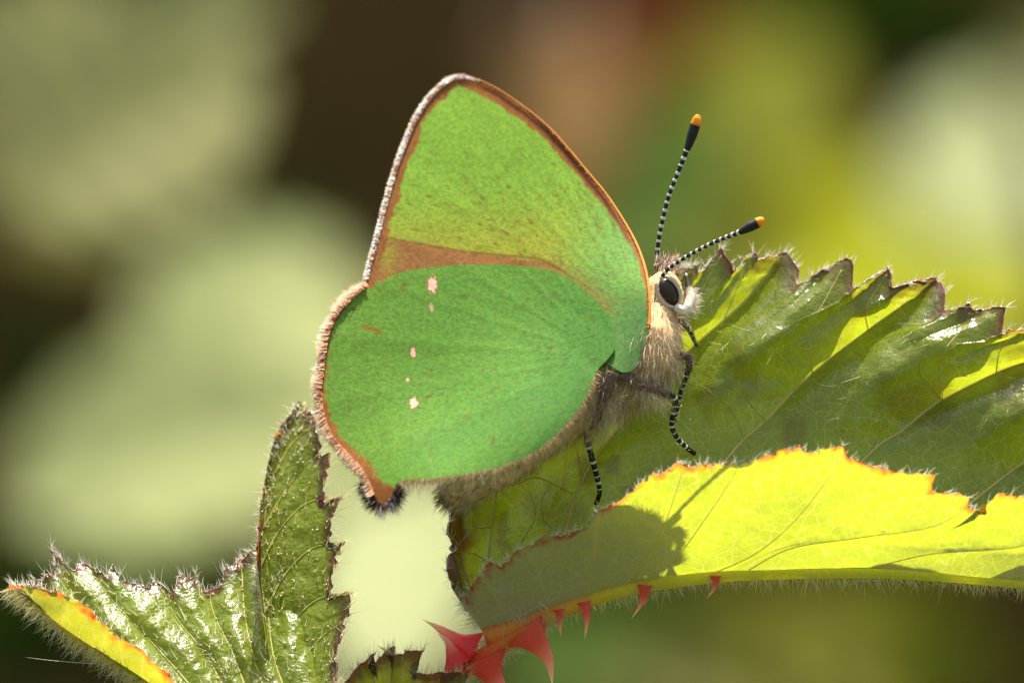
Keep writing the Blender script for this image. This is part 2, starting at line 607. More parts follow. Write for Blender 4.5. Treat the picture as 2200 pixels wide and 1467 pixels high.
def big_leaf():
    back = on_mid([
        [(1042, 0), (1003, 1312)],
        [(1050, 0), (1000, 1230), (968, 1095)],
        [(1060, 0), (1050, 1215), (1066, 1060), (1085, 950), (1115, 830)],
        [(1120, 0), (1150, 1150), (1215, 970), (1320, 800), (1425, 595)],
        [(1170, 0), (1212, 1145), (1256, 1018), (1344, 900), (1494, 741), (1600, 653), (1688, 556)],
        [(1370, 0), (1560, 990), (1645, 905), (1745, 803), (1865, 710), (1960, 645), (2012, 604)],
        [(1640, 0), (1860, 985), (1940, 925), (2025, 860), (2200, 772), (2330, 705)],
        [(1900, 0), (2110, 1062), (2200, 995), (2330, 920), (2520, 805)],
        [(2150, 0), (2300, 1130), (2450, 1040), (2680, 905)],
        [(2600, 0), (2700, 1180), (2790, 1080)],
        [(2790, 0), (2810, 1300)]])
    ph_b = [0, 1, 2, 2.45, 3, 4, 5, 6, 7, 8, 9]
    teeth_b = [(1003, 1312), (985, 1285), (966, 1235), (962, 1205), (974, 1188), (964, 1150), (966, 1095),
               (1440, 588), (1490, 570), (1503, 588), (1553, 535), (1571, 585), (1617, 538), (1627, 560), (1692, 543), (1712, 575), (1716, 614),
               (1770, 580), (1827, 556), (1833, 622), (1870, 598), (1911, 577), (1917, 622), (1960, 608), (2012, 598), (2031, 628), (2027, 670), (2060, 662), (2082, 648), (2090, 668),
               (2157, 664), (2154, 716), (2205, 704), (2285, 690), (2292, 745), (2400, 742), (2412, 805), (2520, 800), (2535, 860), (2680, 900), (2700, 965), (2790, 1075)]

    def dep_b(px, py, px0, py0):
        h = (py0 - py) / PPC
        return 0.06 + (0.29 + 0.17 * sstep(1250, 1600, px)) * h + 0.012 * np.sin(px / 160)

    def maroon_b(px, py, de):
        n = fbm(px / 40, py / 40, 21)
        base = (1 - sstep(985, 1030, px + 0.06 * (py - 1200) + 60 * (n - 0.5))) * sstep(1070, 1100, py)
        edge = (1 - sstep(10, 62, de + 80 * (n - 0.5))) * 0.62 * (px > 1300)
        edge = np.maximum(edge, 1 - sstep(3, 15, de + 12 * (n - 0.5)))
        blot = sstep(0.60, 0.72, fbm(px / 60, py / 48, 33)) * 0.45 * sstep(1500, 1350, px)
        brown = sstep(0.58, 0.75, fbm(px / 95, py / 95, 44)) * 0.35
        return np.maximum(np.maximum(base * 0.95, edge), np.maximum(blot, brown))

    B = leaf_half(back, ph_b, teeth_b, dep_b, -1, 0.180, 620, 120, 11, 0.036, maroon_b, 15, 0.35, 0.30, 90, 1.05, 0.28,
                  [(1655, 722, .05), (1598, 768, .05), (1985, 715, .05), (1928, 775, .03), (1690, 655, .05), (2005, 655, .04), (1835, 650, .03), (1640, 1010, .02), (2185, 890, .02), (1560, 850, .02), (1530, 690, .03)])

    front = on_mid([
        [(1042, 0), (1003, 1305)],
        [(1100, 0), (1060, 1275), (1035, 1238)],
        [(1180, 0), (1160, 1240), (1130, 1172)],
        [(1260, 0), (1275, 1200), (1292, 1097)],
        [(1340, 0), (1420, 1140), (1470, 1000)],
        [(1420, 0), (1527, 1097), (1590, 1000)],
        [(1520, 0), (1628, 1186), (1720, 1105), (1818, 975)],
        [(1600, 0), (1700, 1178), (1848, 1155), (2000, 1132), (2085, 1085)],
        [(1850, 0), (2000, 1190), (2200, 1172), (2330, 1110)],
        [(2150, 0), (2300, 1210), (2450, 1180), (2600, 1130)],
        [(2600, 0), (2700, 1260), (2790, 1230)],
        [(2790, 0), (2810, 1308)]])
    teeth_f = [(1003, 1305), (998, 1278), (1022, 1250), (1052, 1208), (1078, 1222), (1112, 1178), (1118, 1184), (1170, 1153), (1232, 1145), (1262, 1130), (1268, 1118), (1285, 1098), (1312, 1086), (1330, 1076),
               (1364, 1046), (1402, 1014), (1415, 1024), (1457, 991), (1477, 1005), (1520, 998), (1585, 1000), (1650, 980), (1716, 958), (1732, 974), (1813, 954), (1822, 983), (1906, 1010), (1995, 1018), (2007, 1026), (2002, 1052), (2080, 1064), (2077, 1090),
               (2118, 1100), (2122, 1078), (2145, 1062), (2230, 1066), (2300, 1080), (2330, 1110), (2420, 1085), (2480, 1130), (2600, 1125), (2660, 1180), (2790, 1225)]

    def dep_f(px, py, px0, py0):
        h = (py0 - py) / PPC
        return 0.05 - 0.62 * h - 0.25 * h * h + 0.015 * np.sin(px / 70)

    def maroon_f(px, py, de):
        return 0.25 * (1 - sstep(0, 40, de)) * (1 - sstep(1280, 1330, px))

    F = leaf_half(front, list(range(12)), teeth_f, dep_f, 1, 0.014, 520, 90, 12, 0.009, maroon_f, 22, 0.85, 0.3, 24)
    v, q, m = join([B, F])
    leaf = mesh_leaf('leaf', v, q, m, M_LEAF, shoot)
    leaf['label'] = 'large folded leaf, glossy above and glowing yellow-green below'
    bv = bvh_of(B[0], B[1]); fv = bvh_of(F[0], F[1])
    # side veins
    for sp in B[3][1:-1]:
        tube_obj('side_vein', sp[2:-2], np.linspace(0.0070, 0.0024, len(sp) - 4), M_VEIN, leaf, 6)
    for sp in F[3][3:-1]:
        tube_obj('side_vein', sp[2:-3], np.linspace(0.0034, 0.0014, len(sp) - 5), M_VEIN, leaf, 6)
    forks = [[(1254, 1020), (1240, 970), (1225, 927)], [(1494, 741), (1490, 680), (1515, 610), (1550, 548)], [(1548, 704), (1575, 640), (1612, 556)],
             [(1745, 803), (1741, 745), (1742, 705), (1775, 640), (1808, 580)], [(1865, 710), (1860, 665), (1885, 620), (1905, 590)],
             [(2025, 860), (2022, 800), (2035, 745), (2090, 690), (2142, 672)], [(2140, 800), (2150, 750), (2190, 715)],
             [(1110, 1040), (1150, 1025), (1190, 1040), (1230, 1060)], [(1068, 1035), (1105, 1040), (1130, 1010), (1160, 1020)],
             [(1209, 1147), (1170, 1120), (1165, 1075), (1185, 1040)], [(1051, 1209), (1020, 1190), (985, 1185)], [(1058, 1132), (1020, 1130), (1000, 1075)],
             [(1120, 1165), (1150, 1110), (1140, 1060)], [(1645, 905), (1600, 850), (1595, 790)], [(1700, 850), (1760, 900), (1770, 960)],
             [(1600, 945), (1570, 880), (1510, 830)], [(1860, 985), (1900, 900), (1860, 820)], [(2025, 860), (1975, 800), (1985, 730)], [(2110, 1062), (2080, 980), (2120, 900)], [(2160, 1020), (2145, 960), (2165, 880)]]
    for fk in forks:
        p = drop_line(bv, fk)
        if len(p) > 5:
            tube_obj('branch_vein', p, np.linspace(0.0036, 0.0014, len(p)) if fk in forks[:7] else np.linspace(0.0022, 0.0010, len(p)), M_VEIN if fk in forks[:7] else M_VEIN_FINE, leaf, 6)
    # midrib
    mp = catmull(MID[1:], 120)
    mr = P(mp[:, 0], mp[:, 1] + 6, 0.045)
    c = np.stack([np.interp(mp[:, 0], [1040, 1200, 1320, 2800], [q_[k] for q_ in (srgb(245, 165, 60), srgb(245, 190, 70), srgb(230, 222, 66), srgb(222, 226, 66))]) for k in range(3)], 1)
    tube_obj('midrib', mr, np.interp(mp[:, 0], [1040, 1300, 2800], [0.046, 0.030, 0.012]), M_STALK, leaf, 12, c)
    return leaf, B, F, bv, fv


LEAF, LB, LF, BV_BACK, BV_FRONT = big_leaf()
M_RIM = m_plain('leaf_margin', (0.20, 0.045, 0.045), 0.20, 0.9, 0.2, 0.3, 25, bump=0.3)
M_RIM_PALE = m_plain('pale_leaf_margin', (0.55, 0.20, 0.08), 0.25, 0.7, 0.5, 0.3, 25, bump=0.3)


def rim(half, r, mat, parent, a=0, b=None):
    p = half[4][a:b, -1]
    n = len(p)
    w = r * (0.15 + 1.1 * vnoise(np.arange(n) / 7.0, np.zeros(n), 4) ** 1.5)
    v, q, t, _ = tube(p, w, 7)
    link('leaf_margin', mesh('leaf_margin', v, [q, t]), parent, [mat])


rim(LB, 0.0058, M_RIM, LEAF)
rim(LF, 0.0030, M_RIM_PALE, LEAF)


# ------------------------------------------------------------------ left leaflets and the dark one at the bottom
def left_leaves():
    mid = np.array([(13, 1262), (43, 1272), (130, 1344), (216, 1403), (302, 1459), (360, 1492), (480, 1530), (600, 1545), (700, 1560)], float)
    back = on_mid([
        [(690, 0), (670, 1400), (640, 1220)],
        [(640, 0), (590, 1420), (575, 1300), (575, 1180)],
        [(590, 0), (545, 1410), (525, 1310), (520, 1200)],
        [(550, 0), (500, 1405), (460, 1320), (440, 1240)],
        [(510, 0), (440, 1405), (380, 1330), (340, 1250)],
        [(450, 0), (340, 1395), (260, 1310), (180, 1222)],
        [(360, 0), (240, 1370), (160, 1280), (112, 1190)],
        [(216, 0), (140, 1310), (80, 1252)],
        [(15, 0), (18, 1258)]], mid)
    teeth = [(640, 1220), (575, 1182), (548, 1180), (522, 1202), (500, 1214), (482, 1230), (470, 1262), (440, 1268), (424, 1228), (408, 1246), (388, 1232), (372, 1276), (352, 1262), (333, 1246), (326, 1270), (300, 1256), (262, 1246), (240, 1216), (224, 1238), (182, 1210),
             (152, 1226), (112, 1174), (124, 1232), (98, 1234), (92, 1252), (74, 1240), (80, 1256), (18, 1258)]

    def dep_b(px, py, px0, py0):
        h = (py0 - py) / PPC
        return -0.1 + 0.9 * (1500 - py0) / PPC + 0.95 * h + 0.02 * np.sin(px / 60)

    def mar(px, py, de):
        n = fbm(px / 30, py / 30, 5)
        return (1 - sstep(4, 46, de + 40 * (n - 0.5))) * 0.8

    B = leaf_half(back, list(range(9)), teeth, dep_b, -1, 0.050, 420, 90, 31, 0.034, mar, 12, 0.8, 0.0, 60)
    front = on_mid([
        [(690, 0), (640, 1552)], [(480, 0), (440, 1520)], [(360, 0), (362, 1452)], [(302, 0), (309, 1397)], [(216, 0), (228, 1345)],
        [(130, 0), (150, 1282)], [(60, 0), (80, 1258)], [(14, 0), (17, 1260)]], mid)
    teeth_f = [(440, 1520), (400, 1490), (367, 1456), (346, 1430), (309, 1396), (270, 1375), (240, 1356), (228, 1342), (212, 1332), (194, 1310), (165, 1292), (138, 1275), (112, 1268), (76, 1257), (17, 1260)]

    def dep_f(px, py, px0, py0):
        h = (py0 - py) / PPC
        return -0.1 + 0.9 * (1500 - py0) / PPC - 0.7 * h

    F = leaf_half(front, list(range(8)), teeth_f, dep_f, 1, 0.008, 240, 50, 33, 0.006, None, 26, 0.95)
    v, q, m = join([B, F])
    leaf = mesh_leaf('leaf', v, q, m, M_YOUNG, shoot)
    leaf['label'] = 'young toothed leaf with sun-glazed top and orange underside'
    for sp in B[3][1:-1]:
        tube_obj('side_vein', sp[1:-3], np.linspace(0.008, 0.0025, len(sp) - 4), M_VEIN_FINE, leaf, 6)
    mp = catmull(mid, 70)
    tube_obj('midrib', P(mp[:, 0], mp[:, 1] + 3, -0.1 + 0.9 * (1500 - mp[:, 1]) / PPC), np.interp(mp[:, 0], [10, 300, 700], [0.004, 0.016, 0.03]), M_STALK, leaf, 10, np.tile(srgb(205, 190, 60) * 0.8, (70, 1)))

    # upright leaflet
    mid2 = np.array([(610, 1620), (600, 1545), (582, 1467), (575, 1400), (563, 1300), (556, 1220), (562, 1150), (580, 1060), (608, 960), (655, 864)], float)
    right = [
        [(610, 1620), (660, 1600), (700, 1580)],
        [(600, 1545), (680, 1490), (722, 1440)],
        [(588, 1490), (640, 1430), (690, 1370), (746, 1330)],
        [(577, 1420), (620, 1350), (680, 1290), (752, 1276)],
        [(565, 1325), (610, 1240), (670, 1180), (736, 1168)],
        [(556, 1225), (600, 1140), (660, 1080), (730, 1068)],
        [(563, 1140), (610, 1060), (655, 1000), (700, 962)],
        [(590, 1020), (630, 950), (685, 908)],
        [(640, 890), (662, 874)]]
    teeth2 = [(700, 1580), (722, 1467), (719, 1420), (733, 1360), (747, 1320), (757, 1270), (738, 1278), (712, 1288), (713, 1245), (722, 1200), (742, 1162), (716, 1180), (709, 1165), (712, 1112), (738, 1061), (712, 1076), (694, 1088), (697, 1030), (708, 972), (690, 985), (684, 930), (672, 892), (662, 872)]

    def dep_r(px, py, px0, py0):
        return 0.02 - 0.45 * (px - px0) / PPC + 0.62 * (1500 - py0) / PPC + 0.75 * (py0 - py) / PPC

    def mar2(px, py, de):
        n = fbm(px / 30, py / 30, 15)
        return np.maximum((1 - sstep(6, 42, de + 36 * (n - 0.5))) * 0.85, 0.5 * sstep(1010, 900, py) * sstep(0.4, 0.6, n))

    R2 = leaf_half(right, list(range(9)), teeth2, dep_r, -1, 0.014, 320, 70, 41, 0.012, mar2, 14, 0.9, 0.1, 40)
    left = [
        [(610, 1620), (602, 1600)], [(600, 1545), (594, 1530)], [(577, 1420), (572, 1400)], [(565, 1325), (560, 1310)], [(556, 1225), (552, 1200)],
        [(562, 1150), (556, 1120)], [(580, 1060), (566, 1020)], [(608, 960), (594, 920)], [(650, 872), (646, 862)]]
    teeth3 = [(552, 1195), (556, 1150), (562, 1100), (560, 1075), (572, 1040), (576, 1000), (585, 960), (590, 935), (600, 930), (602, 905), (612, 905), (640, 862)]

    def dep_l(px, py, px0, py0):
        return 0.02 - 1.6 * (px - px0) / PPC + 0.62 * (1500 - py0) / PPC

    L2 = leaf_half(left, list(range(9)), teeth3, dep_l, -1, 0.01, 220, 20, 42, 0.01, mar2, 8, 0.6)
    v, q, m = join([R2, L2])
    up = mesh_leaf('leaf', v, q, m, M_YOUNG, shoot)
    up['label'] = 'upright hairy young leaf with maroon toothed edge'
    for sp in R2[3][1:-1]:
        tube_obj('side_vein', sp[1:-3], np.linspace(0.008, 0.0025, len(sp) - 4), M_VEIN_FINE, up, 6)
    mp = catmull(mid2, 70)
    ym = 0.02 + 0.62 * (1500 - mp[:, 1]) / PPC
    tube_obj('midrib', P(mp[:, 0], mp[:, 1], ym + 0.008), np.interp(mp[:, 1], [860, 1620], [0.006, 0.022]), M_STALK, up, 10, np.tile(srgb(200, 200, 110) * 0.8, (70, 1)))

    # dark leaflet at the bottom
    low = [
        [(840, 1640), (760, 1560), (700, 1500)],
        [(842, 1640), (780, 1530), (735, 1470)],
        [(846, 1640), (815, 1520), (800, 1420)],
        [(850, 1640), (840, 1520), (845, 1405)],
        [(855, 1640), (875, 1520), (890, 1412)],
        [(862, 1640), (920, 1530), (950, 1448)],
        [(870, 1640), (960, 1540), (1015, 1450)],
        [(876, 1642), (970, 1570), (1040, 1530)]]
    teeth4 = [(735, 1470), (770, 1432), (803, 1403), (792, 1430), (815, 1412), (848, 1389), (836, 1410), (868, 1400), (908, 1398), (890, 1430), (884, 1444), (930, 1450), (1010, 1440), (1003, 1466), (1040, 1530)]

    def dep_4(px, py, px0, py0):
        return -0.12 + 0.15 * (py0 - py) / PPC + 0.04 * np.sin(px / 18)

    def mar4(px, py, de):
        return 0.9 * (1 - sstep(8, 46, de + 24 * (fbm(px / 25, py / 25, 61) - 0.5)))

    D = leaf_half(low, list(range(8)), teeth4, dep_4, -1, 0.03, 240, 40, 51, 0.01, mar4, 9, 0.5)
    dk = mesh_leaf('leaf', D[0], D[1], D[2], M_YOUNG, shoot)
    dk['label'] = 'small dark toothed leaf beside the red prickles'
    for sp in D[3][1:-1]:
        tube_obj('side_vein', sp[1:-2], np.linspace(0.007, 0.0025, len(sp) - 3), M_VEIN_FINE, dk, 6)
    return (leaf, B, F), (up, R2, L2), (dk, D)


YL, UL, DL = left_leaves()
rim(YL[1], 0.0042, M_RIM, YL[0])
rim(UL[1], 0.0050, M_RIM, UL[0])
rim(DL[1], 0.0040, M_RIM, DL[0])


# ------------------------------------------------------------------ stalk, prickles
def stalks():
    pth = catmull([(1190, 1312), (1120, 1350), (1055, 1392), (1005, 1424), (955, 1462), (900, 1530), (850, 1640)], 60)
    c = np.stack([np.interp(pth[:, 0], [850, 960, 1030, 1110, 1190], [q[k] for q in (srgb(180, 50, 50), srgb(225, 80, 55), srgb(245, 125, 55), srgb(250, 165, 66), srgb(245, 196, 84))]) for k in range(3)], 1)
    stem = tube_obj('stem', np.vstack([P(pth[:, 0], pth[:, 1] + 8, 0.04), catmull([P(850, 1660, 0.04), P(820, 1800, 0.1), P(780, 2300, 0.6), P(700, 4200, 3.0), P(500, 9000, 10.0), (-4.0, 22.0, GZ - 0.5)], 60)[1:]]),
                    np.concatenate([np.linspace(0.034, 0.055, 60), np.linspace(0.06, 0.22, 59)]), M_STALK, shoot, 14, np.vstack([c, np.tile(srgb(120, 90, 50) * 0.6, (59, 1))]))
    for a, b, d in ((P(600, 1540, -0.06), P(700, 1600, 0.0), P(846, 1645, 0.04)), (P(606, 1610, 0.0), P(720, 1660, 0.0), P(842, 1670, 0.05)), (P(858, 1636, -0.12), P(850, 1650, -0.02), P(846, 1665, 0.05))):
        tube_obj('leaf_stalk', catmull([a, b, d], 16), np.linspace(0.028, 0.036, 16), M_STALK, shoot, 10, np.tile(srgb(170, 110, 60) * 0.6, (16, 1)))
    red, pk, tip = srgb(240, 42, 46), srgb(252, 128, 108), srgb(255, 228, 190)

    def prickle(pts, w, y, dark=0.5, flat=0.75, parent=stem):
        p = catmull(pts, 26)
        t = np.linspace(0, 1, 26)
        rad = w * np.maximum((1 - t) ** 1.05 * (0.55 + 0.45 * (1 - t) ** 3), 0.012) / PPC
        c0 = red * dark + pk * (1 - dark)
        col = np.stack([np.interp(t, [0, 0.30, 0.62, 0.9], [c0[k], (c0 * 0.6 + pk * 0.4)[k], (pk * 0.5 + tip * 0.5)[k], tip[k]]) for k in range(3)], 1)
        v, q, tr, ring = tube(P(p[:, 0], p[:, 1], y), rad, 12)
        cen = P(p[:, 0], p[:, 1], y)[ring]
        v = cen + (v - cen) * np.array([1, flat, 1])
        return link('prickle', mesh('prickle', v, [q, tr], col[ring]), parent, [M_THORN])

    prickle([(1020, 1398), (985, 1380), (948, 1352), (908, 1330)], 46, 0.03, 0.8)
    prickle([(985, 1428), (972, 1400), (962, 1378), (938, 1358)], 36, -0.02, 0.85)
    prickle([(1128, 1352), (1152, 1378), (1178, 1418), (1188, 1475)], 50, 0.0, 0.25)
    prickle([(1040, 1414), (1052, 1440), (1072, 1472), (1110, 1530)], 52, 0.0, 0.45)
    prickle([(862, 1420), (840, 1404), (808, 1384)], 16, 0.0, 0.2)
    for a, y in (([(1199, 1308), (1202, 1335), (1205, 1366)], 0.03), ([(1254, 1292), (1261, 1330), (1256, 1374)], 0.03), ([(1385, 1256), (1380, 1292), (1356, 1329)], 0.03), ([(1537, 1236), (1535, 1262), (1519, 1285)], 0.03), ([(1760, 1226), (1762, 1238), (1755, 1246)], 0.2), ([(2330, 1262), (2328, 1292), (2308, 1322)], 0.03)):
        prickle(a, 19 if a[0][0] < 1500 else 15, y, 0.35, 0.8, LEAF)
    return stem


STEM = stalks()


# ------------------------------------------------------------------ leaf hairs
def hair_along(path_px, y, n, dirs, lo, hi, col0, col1, rad=0.0016, spread=0.5, width=8):
    c = catmull(path_px, 300)
    k = rng.integers(0, 300, n)
    px = c[k, 0] + rng.normal(0, 2, n); py = c[k, 1] + rng.uniform(-1, 0.4, n) * width
    yy = y if not callable(y) else y(px, py)
    r = P(px, py, yy + rng.uniform(-0.04, 0.04, n))
    d = np.asarray(dirs, float)[None] + rng.normal(0, spread, (n, 3))
    return strands(r, d, rng.uniform(lo, hi, n) / PPC, rng.normal(0, 0.25, (n, 3)), rad, col0, col1)


def surface_hairs(half, n, lo, hi, col, rad=0.0014, front=-1.0, vmin=0.0, edge=False, lean=(0.2, -0.4, 0.5)):
    v3 = half[4]
    nu, nv = v3.shape[:2]
    i = rng.integers(1, nu - 1, n)
    j = np.full(n, nv - 1) if edge else rng.integers(int(vmin * nv) + 1, nv - 1, n)
    r = v3[i, j]
    du = v3[np.minimum(i + 1, nu - 1), j] - v3[np.maximum(i - 1, 0), j]
    dv = v3[i, np.minimum(j + 1, nv - 1)] - v3[i, np.maximum(j - 1, 0)]
    nr = np.cross(du, dv); nr /= np.linalg.norm(nr, axis=1)[:, None] + 1e-12
    nr *= np.sign(nr[:, 1:2] * front + 1e-9)
    out = dv / (np.linalg.norm(dv, axis=1)[:, None] + 1e-12)
    d = (out * 1.0 + nr * 0.4 if edge else nr * 0.8) + np.array(lean)[None] * (0.3 if edge else 1) + rng.normal(0, 0.35, (n, 3))
    return strands(r, d, rng.uniform(lo, hi, n) / PPC, rng.normal(0, 0.2, (n, 3)), rad, col, col), r + nr * 0.006


PALE = np.array([0.62, 0.60, 0.36]); WHT = np.array([0.75, 0.72, 0.62]); GOLD = np.array([0.62, 0.55, 0.18])


def dots_obj(name, pts, rad, mat, parent):
    """pinhead glands: little octahedra"""
    n = len(pts)
    o = np.array([(1, 0, 0), (-1, 0, 0), (0, 1, 0), (0, -1, 0), (0, 0, 1), (0, 0, -1)], float)
    v = pts[:, None] + o[None] * (rad * rng.uniform(0.5, 1.2, n))[:, None, None]
    f = np.array([(0, 2, 4), (2, 1, 4), (1, 3, 4), (3, 0, 4), (2, 0, 5), (1, 2, 5), (3, 1, 5), (0, 3, 5)])
    F = (f[None] + (np.arange(n) * 6)[:, None, None]).reshape(-1, 3)
    ob = link(name, mesh(name, v.reshape(-1, 3), F, smooth=True), parent, [mat])
    ob['kind'] = 'stuff'
    return ob


M_GLAND = m_plain('gland', (0.75, 0.72, 0.55), 0.15, 0.8, 0.2, 0.1, 50)


def all_hairs():
    mid = [tuple(p) for p in MID[2:]]
    parts = [hair_along([(p[0], p[1] + 10) for p in mid], 0.05, 1900, (0.15, -0.1, -1), 16, 42, GOLD, PALE, 0.0013, 0.45, 10)]
    s, _ = surface_hairs(LB, 1700, 8, 30, WHT, 0.0013, edge=True); parts.append(s)
    s, _ = surface_hairs(LF, 800, 12, 30, WHT, 0.0012, edge=True); parts.append(s)
    s, dots = surface_hairs(LB, 420, 20, 60, PALE, 0.0009, vmin=0.2, lean=(-0.3, -0.1, -0.6)); parts.append(s)
    strand_obj('leaf_hairs', parts, M_HAIR, LEAF)
    dots_obj('leaf_glands', dots[:260], 0.0032, M_GLAND, LEAF)

    leaf, B, F = YL
    parts = [hair_along([(20, 1266), (43, 1274), (130, 1347), (216, 1406), (302, 1462), (360, 1494)], lambda x, y: -0.1 + 0.9 * (1500 - y) / PPC, 900, (-0.7, 0, -0.75), 18, 48, GOLD, PALE, 0.0013, 0.4, 5)]
    s, _ = surface_hairs(B, 500, 8, 28, WHT, 0.0012, edge=True); parts.append(s)
    s, d1 = surface_hairs(B, 520, 14, 44, WHT, 0.0010, vmin=0.1, lean=(-0.5, -0.3, 0.6)); parts.append(s)
    s, _ = surface_hairs(F, 260, 10, 24, WHT, 0.0012, edge=True); parts.append(s)
    st = P([245], [1426], 0.05)
    parts.append(strands(st, [[-1, 0, 0.02]], 195 / PPC, [[0, 0, 0.06]], 0.0016, PALE, WHT, 8))
    strand_obj('leaf_hairs', parts, M_HAIR, leaf)
    dots_obj('leaf_glands', d1[:500], 0.0042, M_GLAND, leaf)

    up, R2, L2 = UL
    s1, d = surface_hairs(R2, 300, 12, 38, PALE, 0.0010, vmin=0.0, lean=(0.4, -0.2, 0.4))
    s2, _ = surface_hairs(R2, 420, 14, 44, PALE, 0.0010, edge=True)
    s3, d3 = surface_hairs(L2, 500, 8, 26, WHT, 0.0013, vmin=0.0, lean=(-0.8, -0.2, 0.3))
    s4 = hair_along([(582, 1467), (575, 1400), (563, 1300), (556, 1220)], lambda x, y: 0.02 + 0.62 * (1500 - y) / PPC, 500, (-0.6, -0.5, 0.3), 8, 26, WHT, WHT, 0.0013, 0.5, 6)
    strand_obj('leaf_hairs', [s1, s2, s3, s4], M_HAIR, up)
    dots_obj('leaf_glands', np.vstack([d[:650], d3[:120]]), 0.0048, M_GLAND, up)

    dk, D = DL
    s, _ = surface_hairs(D, 420, 10, 34, PALE, 0.0010, edge=True)
    s2, _ = surface_hairs(D, 200, 10, 26, PALE, 0.0010)
    strand_obj('leaf_hairs', [s, s2], M_HAIR, dk)
    a = hair_along([(1180, 1310), (1120, 1345), (1055, 1388), (1005, 1420)], 0.04, 500, (-0.6, -0.2, 0.7), 8, 30, WHT, WHT, 0.0013, 0.5, 22)
    b = hair_along([(1190, 1318), (1130, 1352), (1075, 1392), (1040, 1425)], 0.04, 600, (0.6, -0.2, -0.7), 14, 38, PALE, PALE, 0.0012, 0.5, -12)
    c = hair_along([(1003, 1275), (1010, 1310), (1030, 1350)], 0.0, 160, (-0.9, -0.2, -0.3), 14, 40, PALE, PALE, 0.0011, 0.4, 10)
    strand_obj('stem_hairs', [a, b, c], M_HAIR, STEM)


all_hairs()

# ------------------------------------------------------------------ butterfly
LEAN = math.tan(math.radians(31))
PIV = 770.0


def plane_y(py):
    return 0.17 + (PIV - np.asarray(py, float)) / PPC * LEAN


def W(px, py, off=0.0):
    return P(px, py, plane_y(py) + off)


def seg_dist(px, py, pts):
    """distance to a polyline"""
    pts = np.asarray(pts, float)
    best = np.full(np.shape(px), 1e9)
    for a, b in zip(pts[:-1], pts[1:]):
        ab = b - a; L2 = ab @ ab + 1e-12
        t = np.clip(((px - a[0]) * ab[0] + (py - a[1]) * ab[1]) / L2, 0, 1)
        best = np.minimum(best, np.hypot(px - a[0] - t * ab[0], py - a[1] - t * ab[1]))
    return best


fly = thing('butterfly', 'green butterfly with closed brown-edged wings and banded antennae standing on the folded bramble leaf', 'butterfly', loc=tuple(P(1330, 1080, 0.25)))

BODY_AXIS = [(1405, 660), (1370, 740), (1320, 820), (1240, 890), (1140, 960), (1040, 1025), (960, 1065)]


def near_off(px, py):
    d = seg_dist(px, py, BODY_AXIS)
    return -0.015 - 0.190 * np.exp(-(d / 150.0) ** 2)


FORE = [(1394, 705), (1396, 660), (1393, 615), (1384, 570), (1366, 522), (1338, 472), (1302, 418), (1262, 370), (1222, 322), (1180, 276), (1130, 234), (1075, 196), (1030, 173), (1000, 166), (975, 169), (950, 183), (925, 208), (902, 240), (882, 280), (864, 325), (848, 372), (836, 412), (824, 458), (812, 506), (800, 550), (787, 600),
        (800, 640), (870, 680), (1000, 710), (1150, 735), (1270, 762), (1312, 786), (1340, 800), (1364, 790), (1380, 750)]
HIND = [(1322, 745), (1318, 708), (1298, 668), (1262, 630), (1215, 595), (1165, 577), (1105, 570), (1040, 568), (960, 571), (890, 579), (835, 594), (790, 612), (752, 642), (722, 676), (706, 712), (697, 756), (692, 800), (687, 838), (690, 876), (700, 912), (716, 944), (742, 972), (768, 1000), (788, 1030), (800, 1062), (812, 1082), (832, 1082), (846, 1062), (858, 1037),
        (882, 1031), (930, 1030), (1000, 1020), (1080, 1003), (1150, 973), (1205, 928), (1245, 880), (1270, 836), (1284, 795), (1305, 772)]


def flecks(px, py, n, box, size, seed, base):
    r = np.random.default_rng(seed)
    m = np.zeros(px.shape)
    cx = r.uniform(box[0], box[2], n); cy = r.uniform(box[1], box[3], n)
    for a, b in zip(cx, cy):
        ang = math.atan2(b - base[1], a - base[0]) + r.normal(0, 0.35)
        L = r.uniform(0.5, 1.5) * size; w = size * r.uniform(0.25, 0.5)
        near = (np.abs(px - a) < 2.5 * L) & (np.abs(py - b) < 2.5 * L)
        if not near.any():
            continue
        dx = px[near] - a; dy = py[near] - b
        u = dx * math.cos(ang) + dy * math.sin(ang); v = -dx * math.sin(ang) + dy * math.cos(ang)
        m[near] = np.maximum(m[near], np.exp(-((u / L) ** 2 + (v / w) ** 2) * 1.2) * r.uniform(0.3, 1.0))
    return np.clip(m * 1.3, 0, 1)


def lerp(a, b, t):
    return a * (1 - t[..., None]) + b * t[..., None]


